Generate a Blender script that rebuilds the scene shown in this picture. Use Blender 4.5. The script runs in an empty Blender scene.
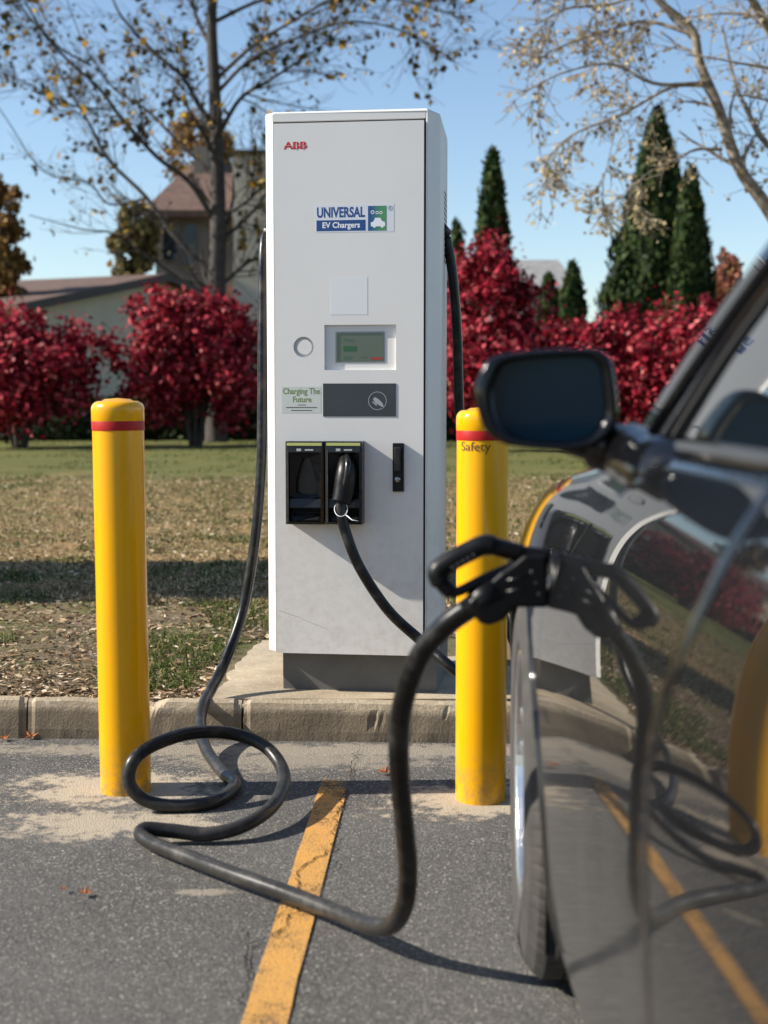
import bpy, bmesh, math, random
import numpy as np
from mathutils import Vector, Matrix, Quaternion, noise
random.seed(7); rng = np.random.default_rng(7)
R = math.radians; PI = math.pi
S = bpy.context.scene
COL = S.collection

# ------------------------------------------------------------------ camera, sky, sun, exposure
FPX, H, HOR = 1400.0, 1.085, 400.0
PITCH = math.atan((512 - HOR) / FPX)
cd = bpy.data.cameras.new('camera'); cam = bpy.data.objects.new('camera', cd); COL.objects.link(cam)
cam.location = (0, 0, H); cam.rotation_euler = (PI / 2 - PITCH, 0, 0)
cd.sensor_fit = 'VERTICAL'; cd.sensor_height = 36; cd.lens = FPX / 1024 * 36
cd.clip_start = 0.05; cd.clip_end = 3000
cd.dof.use_dof = True; cd.dof.focus_distance = 4.55; cd.dof.aperture_fstop = 3.2
S.camera = cam
SUN_EL, SUN_AZ = 33.0, 2.2          # elevation; light travels towards +x, turned this many degrees towards +y
w = bpy.data.worlds.new('World'); S.world = w; w.use_nodes = True
nt = w.node_tree; bg = nt.nodes['Background']
sky = nt.nodes.new('ShaderNodeTexSky'); sky.sky_type = 'NISHITA'; sky.sun_disc = False
sky.sun_elevation = R(SUN_EL); sky.sun_rotation = R(270 - SUN_AZ)
sky.air_density = 1.0; sky.dust_density = 0.35; sky.ozone_density = 2.2
nt.links.new(sky.outputs[0], bg.inputs[0]); bg.inputs[1].default_value = 0.092
sl = bpy.data.lights.new('sun', 'SUN'); sl.energy = 5.0; sl.angle = R(0.5); sl.color = (1, 0.93, 0.83)
so = bpy.data.objects.new('sun', sl); COL.objects.link(so)
dl = Vector((math.cos(R(SUN_EL)) * math.cos(R(SUN_AZ)), math.cos(R(SUN_EL)) * math.sin(R(SUN_AZ)), -math.sin(R(SUN_EL))))
so.rotation_euler = dl.to_track_quat('-Z', 'Y').to_euler(); so.location = (-10, 0, 10)
S.view_settings.view_transform = 'Standard'; S.view_settings.look = 'None'
S.view_settings.gamma = 1; S.view_settings.exposure = 0.9
S.cycles.max_bounces = 8

# ------------------------------------------------------------------ survey helpers (reading distances off the photograph)
def ray(px, py):
    a, b = px - 384.0, 512.0 - py
    return Vector((a, FPX * math.cos(PITCH) + b * math.sin(PITCH), -FPX * math.sin(PITCH) + b * math.cos(PITCH)))
def at(px, py, D):
    r = ray(px, py); return Vector((0, 0, H)) + r * (D / r.y)
def gnd(px, py, z=0.0):
    r = ray(px, py); return Vector((0, 0, H)) + r * ((z - H) / r.z)

# ------------------------------------------------------------------ material helpers
def mat(name, col=(.5, .5, .5), rough=.6, metal=0, coat=0, spec=.5, **k):
    m = bpy.data.materials.new(name); m.use_nodes = True
    p = m.node_tree.nodes['Principled BSDF']
    p.inputs['Base Color'].default_value = (*col, 1); p.inputs['Roughness'].default_value = rough
    p.inputs['Metallic'].default_value = metal; p.inputs['Coat Weight'].default_value = coat
    p.inputs['Coat Roughness'].default_value = k.get('cr', .03)
    p.inputs['Specular IOR Level'].default_value = spec
    return m
def N(m, t, **k):
    n = m.node_tree.nodes.new(t)
    for a, b in k.items(): setattr(n, a, b)
    return n
def L(m, a, b): m.node_tree.links.new(a, b)
def P(m): return m.node_tree.nodes['Principled BSDF']
def tex(m, kind='noise', scale=5, detail=4, rough=.55, coord='Object', stretch=None):
    tc = N(m, 'ShaderNodeTexCoord'); src = tc.outputs[coord]
    if stretch:
        mp = N(m, 'ShaderNodeMapping'); mp.inputs['Scale'].default_value = stretch; L(m, src, mp.inputs[0]); src = mp.outputs[0]
    if kind == 'noise':
        n = N(m, 'ShaderNodeTexNoise'); n.inputs['Scale'].default_value = scale
        n.inputs['Detail'].default_value = detail; n.inputs['Roughness'].default_value = rough
        L(m, src, n.inputs['Vector']); return n.outputs['Fac']
    n = N(m, 'ShaderNodeTexVoronoi'); n.inputs['Scale'].default_value = scale
    L(m, src, n.inputs['Vector']); return n
def ramp(m, fac, stops, interp='LINEAR'):
    r = N(m, 'ShaderNodeValToRGB'); r.color_ramp.interpolation = interp
    e = r.color_ramp.elements
    while len(e) < len(stops): e.new(.5)
    for i, (p, c) in enumerate(stops):
        e[i].position = p; e[i].color = (*c, 1) if len(c) == 3 else c
    L(m, fac, r.inputs[0]); return r.outputs[0]
def mix(m, fac, a, b, mode='MIX'):
    n = N(m, 'ShaderNodeMix', data_type='RGBA', blend_type=mode)
    for s, v in ((0, fac), (6, a), (7, b)):
        if isinstance(v, (int, float)): n.inputs[s].default_value = v
        elif isinstance(v, tuple): n.inputs[s].default_value = (*v, 1) if len(v) == 3 else v
        else: L(m, v, n.inputs[s])
    return n.outputs[2]
def math_(m, op, a, b=0.0, c=0.0):
    n = N(m, 'ShaderNodeMath', operation=op)
    for i, v in enumerate((a, b, c)):
        if isinstance(v, (int, float)): n.inputs[i].default_value = v
        else: L(m, v, n.inputs[i])
    return n.outputs[0]
def bump(m, h, strength=.3, dist=.01):
    b = N(m, 'ShaderNodeBump'); b.inputs['Strength'].default_value = strength; b.inputs['Distance'].default_value = dist
    L(m, h, b.inputs['Height']); L(m, b.outputs[0], P(m).inputs['Normal'])
def base(m, c): L(m, c, P(m).inputs['Base Color'])
def leafmat(name, stops, rough=.55, trans=.35):
    m = mat(name, (.1, .1, .1), rough, spec=.12)
    g = N(m, 'ShaderNodeNewGeometry')
    c = ramp(m, g.outputs['Random Per Island'], stops); base(m, c)
    t = N(m, 'ShaderNodeBsdfTranslucent'); L(m, c, t.inputs[0])
    ms = N(m, 'ShaderNodeMixShader'); ms.inputs[0].default_value = trans
    L(m, P(m).outputs[0], ms.inputs[1]); L(m, t.outputs[0], ms.inputs[2])
    L(m, ms.outputs[0], m.node_tree.nodes['Material Output'].inputs[0]); return m
def grunge(m, col, amt=.12, scale=6, rough=None, b=0, bs=80):
    n = tex(m, scale=scale, detail=6)
    lo = tuple(c * (1 - amt) for c in col); hi = tuple(min(1, c * (1 + amt)) for c in col)
    base(m, ramp(m, n, [(.3, lo), (.7, hi)]))
    if rough: L(m, ramp(m, tex(m, scale=scale * 2.3), [(.3, (rough[0],) * 3), (.7, (rough[1],) * 3)]), P(m).inputs['Roughness'])
    if b: bump(m, tex(m, scale=bs, detail=2), b, .002)
    return m

# ------------------------------------------------------------------ object helpers
def tag(o, label=None, cat=None, group=None, kind=None):
    if label: o['label'] = label
    if cat: o['category'] = cat
    if group: o['group'] = group
    if kind: o['kind'] = kind
    return o
def thing(name, loc, label, cat, group=None):
    o = bpy.data.objects.new(name, None); COL.objects.link(o); o.location = loc
    o.empty_display_size = .1
    return tag(o, label, cat, group)
def off(o):                                   # world position of a parent chain (no rotations are used in parents)
    v = Vector((0, 0, 0))
    while o: v += o.location; o = o.parent
    return v
def link(name, me, m=None, parent=None, smooth=False, bev=0, seg=2):
    o = bpy.data.objects.new(name, me); COL.objects.link(o)
    if m:
        for q in (m if isinstance(m, (list, tuple)) else [m]): me.materials.append(q)
    if smooth: me.polygons.foreach_set('use_smooth', [True] * len(me.polygons))
    if parent: o.parent = parent; o.location = -off(parent)
    if bev:
        b = o.modifiers.new('bevel', 'BEVEL'); b.width = bev; b.segments = seg; b.limit_method = 'ANGLE'; b.angle_limit = R(35)
    return o
class MB:
    def __init__(s): s.v = []; s.f = []; s.mi = []
    def add(s, vs, fs, mi=0):
        n = len(s.v); s.v += [tuple(x) for x in vs]; s.f += [tuple(i + n for i in f) for f in fs]; s.mi += [mi] * len(fs); return s
    def box(s, a, b, mi=0, T=None):
        x0, y0, z0 = a; x1, y1, z1 = b
        vs = [Vector(p) for p in ((x0, y0, z0), (x1, y0, z0), (x1, y1, z0), (x0, y1, z0), (x0, y0, z1), (x1, y0, z1), (x1, y1, z1), (x0, y1, z1))]
        if T: vs = [T(v) for v in vs]
        return s.add(vs, [(0, 3, 2, 1), (4, 5, 6, 7), (0, 1, 5, 4), (1, 2, 6, 5), (2, 3, 7, 6), (3, 0, 4, 7)], mi)
    def tube(s, pts, rad, n=12, mi=0, cap=True):
        pts = [Vector(p) for p in pts]; k = len(pts)
        if not hasattr(rad, '__len__'): rad = [rad] * k
        up = None; vs = []
        for i in range(k):
            t = (pts[min(i + 1, k - 1)] - pts[max(i - 1, 0)])
            if t.length < 1e-9: t = Vector((0, 0, 1))
            t.normalize()
            if up is None: up = t.orthogonal().normalized()
            else:
                up = up - t * up.dot(t)
                up = up.normalized() if up.length > 1e-6 else t.orthogonal().normalized()
            w_ = t.cross(up)
            for j in range(n):
                a = 2 * PI * j / n; vs.append(pts[i] + (up * math.cos(a) + w_ * math.sin(a)) * rad[i])
        fs = []
        for i in range(k - 1):
            for j in range(n):
                fs.append((i * n + j, i * n + (j + 1) % n, (i + 1) * n + (j + 1) % n, (i + 1) * n + j))
        if cap: fs.append(tuple(range(n))[::-1]); fs.append(tuple((k - 1) * n + j for j in range(n)))
        return s.add(vs, fs, mi)
    def lathe(s, prof, c, ax=Vector((0, 0, 1)), n=48, mi=0, closed=False):     # prof: (r, h)
        ax = Vector(ax).normalized(); u = ax.orthogonal().normalized(); v_ = ax.cross(u); c = Vector(c); k = len(prof)
        vs = [c + ax * h + (u * math.cos(2 * PI * j / n) + v_ * math.sin(2 * PI * j / n)) * r for r, h in prof for j in range(n)]
        fs = []
        for i in range(k if closed else k - 1):
            i2 = (i + 1) % k
            for j in range(n): fs.append((i * n + j, i * n + (j + 1) % n, i2 * n + (j + 1) % n, i2 * n + j))
        return s.add(vs, fs, mi)
    def mesh(s, name):
        me = bpy.data.meshes.new(name); me.from_pydata(s.v, [], s.f); me.update()
        if any(s.mi): me.polygons.foreach_set('material_index', s.mi)
        return me
    def build(s, name, m, parent=None, smooth=False, bev=0, seg=2, face=None):
        me = s.mesh(name)
        if parent:
            bm = bmesh.new(); bm.from_mesh(me); bmesh.ops.recalc_face_normals(bm, faces=bm.faces)
            if face is None and parent.name.startswith('parked_car'): face = Vector((1.2, 1.0, .75))
            if face is not None:
                sc_ = sum((f.calc_center_median() - face).normalized().dot(f.normal) * f.calc_area() for f in bm.faces)
                if sc_ < 0: bmesh.ops.reverse_faces(bm, faces=bm.faces)
            bm.to_mesh(me); bm.free()
        return link(name, me, m, parent, smooth, bev, seg)
def catmull(pts, n=8):
    pts = [Vector(p) for p in pts]; out = []
    P_ = [pts[0] * 2 - pts[1]] + pts + [pts[-1] * 2 - pts[-2]]
    for i in range(1, len(P_) - 2):
        a, b, c, d = P_[i - 1:i + 3]
        for j in range(n):
            t = j / n
            out.append(.5 * ((2 * b) + (c - a) * t + (2 * a - 5 * b + 4 * c - d) * t * t + (3 * b - a - 3 * c + d) * t ** 3))
    out.append(pts[-1]); return out
def npmesh(name, V, F):                        # V (n,3), F (m,k) all the same size
    me = bpy.data.meshes.new(name); k = F.shape[1]
    me.vertices.add(len(V)); me.vertices.foreach_set('co', V.astype(np.float32).ravel())
    me.loops.add(F.size); me.loops.foreach_set('vertex_index', F.astype(np.int32).ravel())
    me.polygons.add(len(F)); me.polygons.foreach_set('loop_start', np.arange(0, F.size, k, dtype=np.int32))
    me.polygons.foreach_set('loop_total', np.full(len(F), k, dtype=np.int32)) if bpy.app.version < (4, 0, 0) else None
    me.update(calc_edges=True); return me
def leaves(C, size, aspect=.6, nrm=None, jitter=1.0, axis=None):
    """one rhombic, slightly folded leaf per centre; returns V,F (quads)"""
    n = len(C); size = np.broadcast_to(size, (n,))
    a = rng.normal(size=(n, 3)) * jitter
    if axis is not None: a = a + axis
    a /= np.linalg.norm(a, axis=1)[:, None] + 1e-9
    b = rng.normal(size=(n, 3)) * jitter
    if nrm is not None:
        b = np.cross(nrm + b * .8, a)
    b -= (b * a).sum(1)[:, None] * a; b /= np.linalg.norm(b, axis=1)[:, None] + 1e-9
    c = np.cross(a, b)
    s = size[:, None]
    V = np.stack([C - a * s * .5, C + b * s * aspect * .5 + c * s * .08 - a * s * .05, C + a * s * .5 - c * s * .05, C - b * s * aspect * .5 + c * s * .08 - a * s * .05], 1).reshape(-1, 3)
    F = np.arange(4 * n).reshape(n, 4)
    return V, F
def join_np(*vf):
    Vs, Fs, k = [], [], 0
    for V, F in vf: Vs.append(V); Fs.append(F + k); k += len(V)
    return np.concatenate(Vs), np.concatenate(Fs)

# ================================================================== THE SETTING
# ---- curb line (reads y as a function of x)
c0, c1 = gnd(0, 738), gnd(455, 743)
cs = (c1.y - c0.y) / (c1.x - c0.x)
def cy(x): return c0.y + cs * (x - c0.x)
KH = .10
# ---- asphalt
A = mat('asphalt', (.1, .1, .1), .9, spec=.3)
vor = tex(A, 'vor', scale=230); fine = tex(A, scale=300, detail=3, rough=.7); big = tex(A, scale=1.1, detail=6); mid = tex(A, scale=22, detail=5)
cell = ramp(A, vor.outputs['Color'], [(.15, (.016, .015, .014)), (.5, (.066, .062, .057)), (.8, (.16, .15, .135)), (.93, (.50, .47, .41))])
c = mix(A, .36, cell, ramp(A, fine, [(.3, (.042, .040, .037)), (.7, (.135, .128, .116))]))
c = mix(A, math_(A, 'MULTIPLY', ramp(A, big, [(.38, (0, 0, 0)), (.66, (1, 1, 1))]), .38), c, (.15, .145, .134))
c = mix(A, math_(A, 'MULTIPLY', ramp(A, mid, [(.45, (0, 0, 0)), (.75, (1, 1, 1))]), .25), c, (.045, .044, .044))
tc = N(A, 'ShaderNodeTexCoord'); sp = N(A, 'ShaderNodeSeparateXYZ'); L(A, tc.outputs['Object'], sp.inputs[0])
warp = tex(A, scale=5.5, detail=9, rough=.68); warp2 = tex(A, scale=28, detail=6, rough=.7)
spots = []
BL = gnd(126, 797); BL *= 1 + .072 / BL.y; BR = gnd(480.5, 806); BR *= 1 + .072 / BR.y
for (qx, qy, rx, ry, s) in ((BL.x - .03, BL.y + .02, .31, .19, 1), (BL.x + .02, BL.y - .32, .31, .13, .9), (BR.x - .02, BR.y - .02, .26, .18, 1),
                            (BL.x + .45, BL.y + .32, .5, .13, .42), (BL.x - .55, BL.y - .3, .12, .03, .5), (.1, cy(0) - .10, 1.9, .08, .5), (-.42, 3.02, .08, .02, .5)):
    dx = math_(A, 'DIVIDE', math_(A, 'SUBTRACT', sp.outputs[0], qx), rx); dy = math_(A, 'DIVIDE', math_(A, 'SUBTRACT', sp.outputs[1], qy), ry)
    d = math_(A, 'SQRT', math_(A, 'ADD', math_(A, 'MULTIPLY', dx, dx), math_(A, 'MULTIPLY', dy, dy)))
    d = math_(A, 'ADD', d, math_(A, 'MULTIPLY', math_(A, 'SUBTRACT', warp, .5), 2.6)); d = math_(A, 'ADD', d, math_(A, 'ADD', math_(A, 'MULTIPLY', math_(A, 'SUBTRACT', warp2, .5), 2.6), math_(A, 'MULTIPLY', math_(A, 'SUBTRACT', fine, .5), 1.6)))
    k = math_(A, 'MULTIPLY', ramp(A, d, [(.62, (1, 1, 1)), (1.08, (0, 0, 0))]), s); spots.append(k)
m_ = spots[0]
for k in spots[1:]: m_ = math_(A, 'MAXIMUM', m_, k)
tan = mix(A, fine, (.25, .20, .14), (.52, .45, .34))
c = mix(A, m_, c, tan); base(A, c)
hgt = math_(A, 'ADD', math_(A, 'MULTIPLY', vor.outputs['Distance'], -1.0), math_(A, 'MULTIPLY', fine, .8))
bump(A, hgt, .5, .004)
b = MB(); ys = cy(0)
b.add([(-80, -60, 0), (80, -60, 0), (80, cy(80), 0), (-80, cy(-80), 0)], [(0, 1, 2, 3)])
tag(b.build('asphalt_ground', A), kind='structure')

# ---- painted line
Y = mat('line_paint', (.62, .30, .035), .75)
n1 = tex(Y, scale=9, detail=9, rough=.7); n2 = tex(Y, scale=190, detail=3, rough=.7); n3 = tex(Y, 'vor', scale=170)
yc = mix(Y, ramp(Y, n1, [(.3, (0, 0, 0)), (.75, (1, 1, 1))]), (.56, .27, .04), (.42, .23, .07))
yc = mix(Y, ramp(Y, n2, [(.48, (0, 0, 0)), (.7, (.9, .9, .9))]), yc, (.22, .16, .09)); base(Y, yc)
al = math_(Y, 'ADD', math_(Y, 'MULTIPLY', n1, .6), math_(Y, 'MULTIPLY', n2, .55))
tcY = N(Y, 'ShaderNodeTexCoord'); spY = N(Y, 'ShaderNodeSeparateXYZ'); L(Y, tcY.outputs['Object'], spY.inputs[0])
fade = N(Y, 'ShaderNodeMapRange'); L(Y, spY.outputs[1], fade.inputs[0]); fade.inputs[1].default_value = 3.65; fade.inputs[2].default_value = 4.15; fade.inputs[3].default_value = .0; fade.inputs[4].default_value = .33
al = math_(Y, 'ADD', al, fade.outputs[0])
L(Y, ramp(Y, al, [(.60, (1, 1, 1)), (.72, (0, 0, 0))]), P(Y).inputs['Alpha']); bump(Y, math_(Y, 'ADD', math_(Y, 'MULTIPLY', n3.outputs['Distance'], -1.0), math_(Y, 'MULTIPLY', n2, .8)), .4, .003)
la, lb, lc, ld = gnd(319, 790), gnd(347, 790), gnd(241, 1024), gnd(287, 1024)
def ext(p, q, y): t = (y - p.y) / (q.y - p.y); return p + (q - p) * t
b = MB(); nseg = 60; ya, yb = -3.0, cy(0) - .30
for i in range(nseg + 1):
    y = ya + (yb - ya) * i / nseg
    p, q = ext(la, lc, y), ext(lb, ld, y)
    wob = .004 * noise.noise(Vector((y * 6, 1, 0))); wob2 = .004 * noise.noise(Vector((y * 6, 7, 0)))
    b.v += [(p.x + wob, y, .004), (q.x + wob2, y, .004)]
    if i: b.f.append((2 * i - 2, 2 * i - 1, 2 * i + 1, 2 * i)); b.mi.append(0)
tag(b.build('parking_line', Y), kind='structure')

# ---- cracks
K = mat('crack_dark', (.018, .017, .016), 1, spec=.1)
def crack(pix, wpx, seed):
    rr = random.Random(seed); pts = [gnd(x, y) for x, y in pix]; fin = []
    for i in range(len(pts) - 1):
        n = max(3, int((pts[i + 1] - pts[i]).length / .012))
        for j in range(n):
            p = pts[i].lerp(pts[i + 1], j / n); d = (pts[i + 1] - pts[i]).normalized(); s = Vector((-d.y, d.x, 0))
            fin.append(p + s * (noise.noise(p * 22 + Vector((seed, 0, 0))) * .012 + rr.gauss(0, .0035)))
    b = MB()
    for i, p in enumerate(fin):
        d = (fin[min(i + 1, len(fin) - 1)] - fin[max(0, i - 1)]); s = Vector((-d.y, d.x, 0)); s.normalize()
        w_ = wpx * .7 * (.35 + 1.1 * abs(noise.noise(p * 40 + Vector((0, seed, 0))))) * min(1, i / 6, (len(fin) - 1 - i) / 6)
        b.v += [tuple(p + s * w_ + Vector((0, 0, .0065))), tuple(p - s * w_ + Vector((0, 0, .0065)))]
        if i: b.f.append((2 * i - 2, 2 * i - 1, 2 * i + 1, 2 * i)); b.mi.append(0)
    return b
cb = MB()
for i, (p, wd) in enumerate([([(350, 785), (336, 815), (333, 850), (296, 872), (303, 905), (278, 935), (246, 950), (250, 985), (232, 1024)], .0035),
                             ([(333, 850), (345, 860), (328, 872), (318, 880)], .0025), ([(246, 950), (243, 930), (240, 945)], .003),
                             ([(303, 905), (270, 925), (258, 915)], .002), ([(350, 785), (352, 765), (360, 748)], .003),
                             ([(50, 880), (62, 886), (80, 878), (98, 885)], .0018), ([(20, 760), (10, 764), (3, 775)], .0015)]):
    k = crack(p, wd, i * 3 + 1); cb.add(k.v, k.f)
tag(cb.build('asphalt_crack', K), kind='structure')

# ---- curb (concrete), with joints and a broken edge, and the pad under the charger
CC = mat('concrete', (.4, .36, .3), .92, spec=.25)
n1 = tex(CC, scale=3.5, detail=9, rough=.65); n2 = tex(CC, scale=120, detail=4, rough=.7); v1 = tex(CC, 'vor', scale=85)
cc = mix(CC, ramp(CC, n1, [(.32, (0, 0, 0)), (.68, (1, 1, 1))]), (.27, .215, .145), (.54, .445, .31))
cc = mix(CC, math_(CC, 'MULTIPLY', ramp(CC, n2, [(.35, (1, 1, 1)), (.6, (0, 0, 0))]), .5), cc, (.17, .145, .11))
cc = mix(CC, math_(CC, 'MULTIPLY', ramp(CC, v1.outputs['Color'], [(.8, (0, 0, 0)), (.95, (1, 1, 1))]), .5), cc, (.58, .52, .43))
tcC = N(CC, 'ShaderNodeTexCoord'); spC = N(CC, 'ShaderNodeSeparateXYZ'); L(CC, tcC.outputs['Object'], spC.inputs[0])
fz_ = N(CC, 'ShaderNodeMapRange'); L(CC, math_(CC, 'ADD', spC.outputs[2], math_(CC, 'MULTIPLY', math_(CC, 'SUBTRACT', n1, .5), .03)), fz_.inputs[0]); fz_.inputs[1].default_value = .098; fz_.inputs[2].default_value = .082  # shade of the curb's front face painted into the concrete colour
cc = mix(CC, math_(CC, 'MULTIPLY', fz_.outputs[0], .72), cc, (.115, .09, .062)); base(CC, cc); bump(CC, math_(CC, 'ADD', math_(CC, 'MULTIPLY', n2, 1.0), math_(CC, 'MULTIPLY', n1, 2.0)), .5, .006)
def curb_piece(x0, x1, seed):
    b = MB(); nx = max(4, int((x1 - x0) / .012)) if x1 - x0 < 4 else 60
    prof = [(0.0, -.03), (.003, .03), (.008, .07), (.012, .10), (.018, .118), (.032, .129), (.06, KH), (.15, KH), (.152, -.03)]
    for i in range(nx + 1):
        x = x0 + (x1 - x0) * i / nx; e = min(i, nx - i) / 2.0
        for j, (dy, z) in enumerate(prof):
            q = Vector((x * 7 + seed, z * 9, dy * 9)); n_ = noise.fractal(q * 1.0, 1, 2, 4)
            chip = max(0, noise.fractal(Vector((x * 5.5 + seed * 3, z * 6, 3)), 1, 2, 4) - .38) * .09 if 2 <= j <= 6 else 0
            ins = .006 if e < 1 else 0
            b.v.append((x, cy(x) + dy + n_ * .004 + (chip if j < 6 else 0) + (ins if j < 6 else 0), z - (chip * .9 if j >= 4 and j < 7 else 0) + (n_ * .003 if j > 1 else 0) - (ins if j >= 4 and j < 8 else 0)))
    k = len(prof)
    for i in range(nx):
        for j in range(k - 1):
            b.f.append((i * k + j, (i + 1) * k + j, (i + 1) * k + j + 1, i * k + j + 1)); b.mi.append(0)
    b.f.append(tuple(range(k))[::-1]); b.f.append(tuple(nx * k + j for j in range(k))); b.mi += [0, 0]
    return b
jx = [gnd(30, 735).x, gnd(243, 738).x, gnd(455, 740).x]
edges = [-40, jx[0] - 2.6, jx[0] - 1.3, jx[0], jx[1], jx[2] + .25, jx[2] + 1.7, jx[2] + 3.2, 40]
b = MB()
for i in range(len(edges) - 1):
    k = curb_piece(edges[i] + .003, edges[i + 1] - .003, i * 5.3); b.add(k.v, k.f)
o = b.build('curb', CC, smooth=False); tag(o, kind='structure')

# ---- lawn: one sheet to the horizon, gently uneven near
G = mat('lawn_soil', (.1, .1, .05), 1, spec=.1)
tcG = N(G, 'ShaderNodeTexCoord'); spG = N(G, 'ShaderNodeSeparateXYZ'); L(G, tcG.outputs['Object'], spG.inputs[0])
gb = tex(G, scale=.55, detail=7, rough=.65); gm = tex(G, scale=4.5, detail=8, rough=.7); gf = tex(G, scale=55, detail=5, rough=.75)
soil = mix(G, gf, (.085, .06, .04), (.36, .275, .19)); straw = mix(G, gf, (.20, .13, .06), (.56, .37, .18)); green = mix(G, gf, (.04, .055, .014), (.17, .19, .055))
def mr(src, a, b_): n = N(G, 'ShaderNodeMapRange'); L(G, src, n.inputs[0]); n.inputs[1].default_value = a; n.inputs[2].default_value = b_; return n.outputs[0]
yd = math_(G, 'ADD', spG.outputs[1], math_(G, 'MULTIPLY', math_(G, 'SUBTRACT', gm, .5), 5))
c = mix(G, mr(yd, 6.0, 8.0), soil, straw)
c = mix(G, math_(G, 'MULTIPLY', ramp(G, tex(G, scale=1.7, detail=7, rough=.7), [(.42, (0, 0, 0)), (.6, (1, 1, 1))]), .8), c, green)
yd2 = math_(G, 'ADD', spG.outputs[1], math_(G, 'MULTIPLY', math_(G, 'SUBTRACT', gb, .5), 26))
c = mix(G, math_(G, 'MULTIPLY', mr(yd2, 9, 20), .9), c, mix(G, gm, (.06, .08, .022), (.17, .17, .06)))
base(G, c); bump(G, math_(G, 'ADD', gf, math_(G, 'MULTIPLY', gm, 2)), .8, .03)
def gz(x, y):
    t = min(1, max(0, (y - cy(x) - .15) / .6))
    return KH - .008 + t * (.012 + .025 * noise.noise(Vector((x * 1.1, y * .9, 0))) + .012 * noise.noise(Vector((x * 5, y * 5, 3)))) * min(1, 30 / max(y, 1))
b = MB(); rows = [.151, .2, .26, .33, .42, .52] + [.65 + .16 * i for i in range(45)] + [8.2 + .6 * i for i in range(12)] + [16, 18, 21, 25, 30, 40, 60, 100, 200, 500, 1500]
xs = [-1500, -300, -80, -30, -15, -10] + [-7 + .14 * i for i in range(101)] + [10, 15, 30, 80, 300, 1500]
for r_ in rows:
    for x in xs:
        yy = cy(max(-80, min(80, x))) + r_; b.v.append((x, yy, gz(x, yy)))
nx = len(xs)
for i in range(len(rows) - 1):
    for j in range(nx - 1): b.f.append((i * nx + j, i * nx + j + 1, (i + 1) * nx + j + 1, (i + 1) * nx + j)); b.mi.append(0)
tag(b.build('lawn', G, smooth=True), kind='structure')

# concrete pad set in the lawn
U = Vector((math.cos(R(7.2)), -math.sin(R(7.2)), 0)); Nn = Vector((-math.sin(R(7.2)), -math.cos(R(7.2)), 0))
pfr = at(428, 400, 4.58); O = Vector((pfr.x, 4.58, 0)) - U * .528
b = MB(); pl = [(-.62, cy(0) + .153), (.62, cy(0) + .150), (.60, 5.62), (-.50, 5.66), (-.56, 5.0), (-.535, 4.86)]
ring = []
for i in range(len(pl)):
    a_, b_ = Vector((*pl[i], 0)), Vector((*pl[(i + 1) % len(pl)], 0)); n = max(2, int((b_ - a_).length / .03))
    for j in range(n):
        p = a_.lerp(b_, j / n)
        if i > 0: p += Vector((noise.noise(p * 9) * .03, noise.noise(p * 9 + Vector((5, 5, 5))) * .03, 0))
        ring.append(p)
n = len(ring); b.v = [(p.x, p.y, KH - .03) for p in ring] + [(p.x, p.y, KH + .008) for p in ring]
b.f = [(i, (i + 1) % n, n + (i + 1) % n, n + i) for i in range(n)] + [tuple(range(n, 2 * n))]; b.mi = [0] * (n + 1)
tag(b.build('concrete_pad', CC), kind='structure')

# ---- grass, straw and litter
def inpad(x, y): return (x > -.60) & (x < .62) & (y < 5.62)
def scatter(n, y0, y1, pw=1.0, marg=.9):
    y = y0 + (y1 - y0) * rng.random(n) ** pw; hw = y * .285 + marg; x = (rng.random(n) * 2 - 1) * hw
    return x, y
def blades(n, y0, y1, hmin, hmax, name, m, clump=None, pw=1.4, label=None, width=.004, lay=.5, thr=-.05):
    x, y = scatter(n, y0, y1, pw)
    keep = ~inpad(x, y) & (y > np.array([cy(a) + .16 for a in x]))
    if clump: keep &= np.array([noise.noise(Vector((a * clump, b_ * clump, 9.1))) > thr for a, b_ in zip(x, y)])
    x, y = x[keep], y[keep]; n = len(x)
    z = np.array([gz(a, b_) for a, b_ in zip(x, y)])
    h = hmin + (hmax - hmin) * rng.random(n); ang = rng.random(n) * 2 * PI; ln = rng.random(n) * lay
    d = np.stack([np.cos(ang), np.sin(ang), np.zeros(n)], 1); sd = np.stack([-np.sin(ang), np.cos(ang), np.zeros(n)], 1)
    B = np.stack([x, y, z], 1); up = np.array([0, 0, 1.0]); w_ = (width * (1 + y / 9))[:, None]
    M1 = B + up * (h * .55)[:, None] + d * (h * ln * .5)[:, None]; T = B + up * (h * (1 - ln * .5))[:, None] + d * (h * ln * 1.3)[:, None]
    V = np.stack([B - sd * w_, B + sd * w_, M1 + sd * w_ * .7, M1 - sd * w_ * .7, T + sd * w_ * .1, T - sd * w_ * .1], 1).reshape(-1, 3)
    i = np.arange(n) * 6; F = np.concatenate([np.stack([i, i + 1, i + 2, i + 3], 1), np.stack([i + 3, i + 2, i + 4, i + 5], 1)])
    return tag(link(name, npmesh(name, V, F), m), label, 'grass', kind='stuff')
GR = leafmat('grass_green', [(0, (.03, .05, .01)), (.5, (.07, .10, .02)), (.8, (.13, .15, .04)), (1, (.26, .21, .09))], .6, .3)
ST = leafmat('grass_straw', [(0, (.10, .09, .03)), (.3, (.20, .15, .07)), (.6, (.40, .29, .15)), (.9, (.56, .43, .25)), (1, (.60, .50, .32))], .7, .3)
blades(60000, 4.6, 10, .018, .05, 'green_grass', GR, 1.9, 1.5, 'short green grass growing in patches near the curb', .0022, 2.0, .2)
blades(52000, 6.7, 17, .012, .036, 'dry_grass', ST, 1.3, 1.5, 'dry straw coloured grass across the middle of the lawn', .0022, 2.3, -.22)
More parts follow.
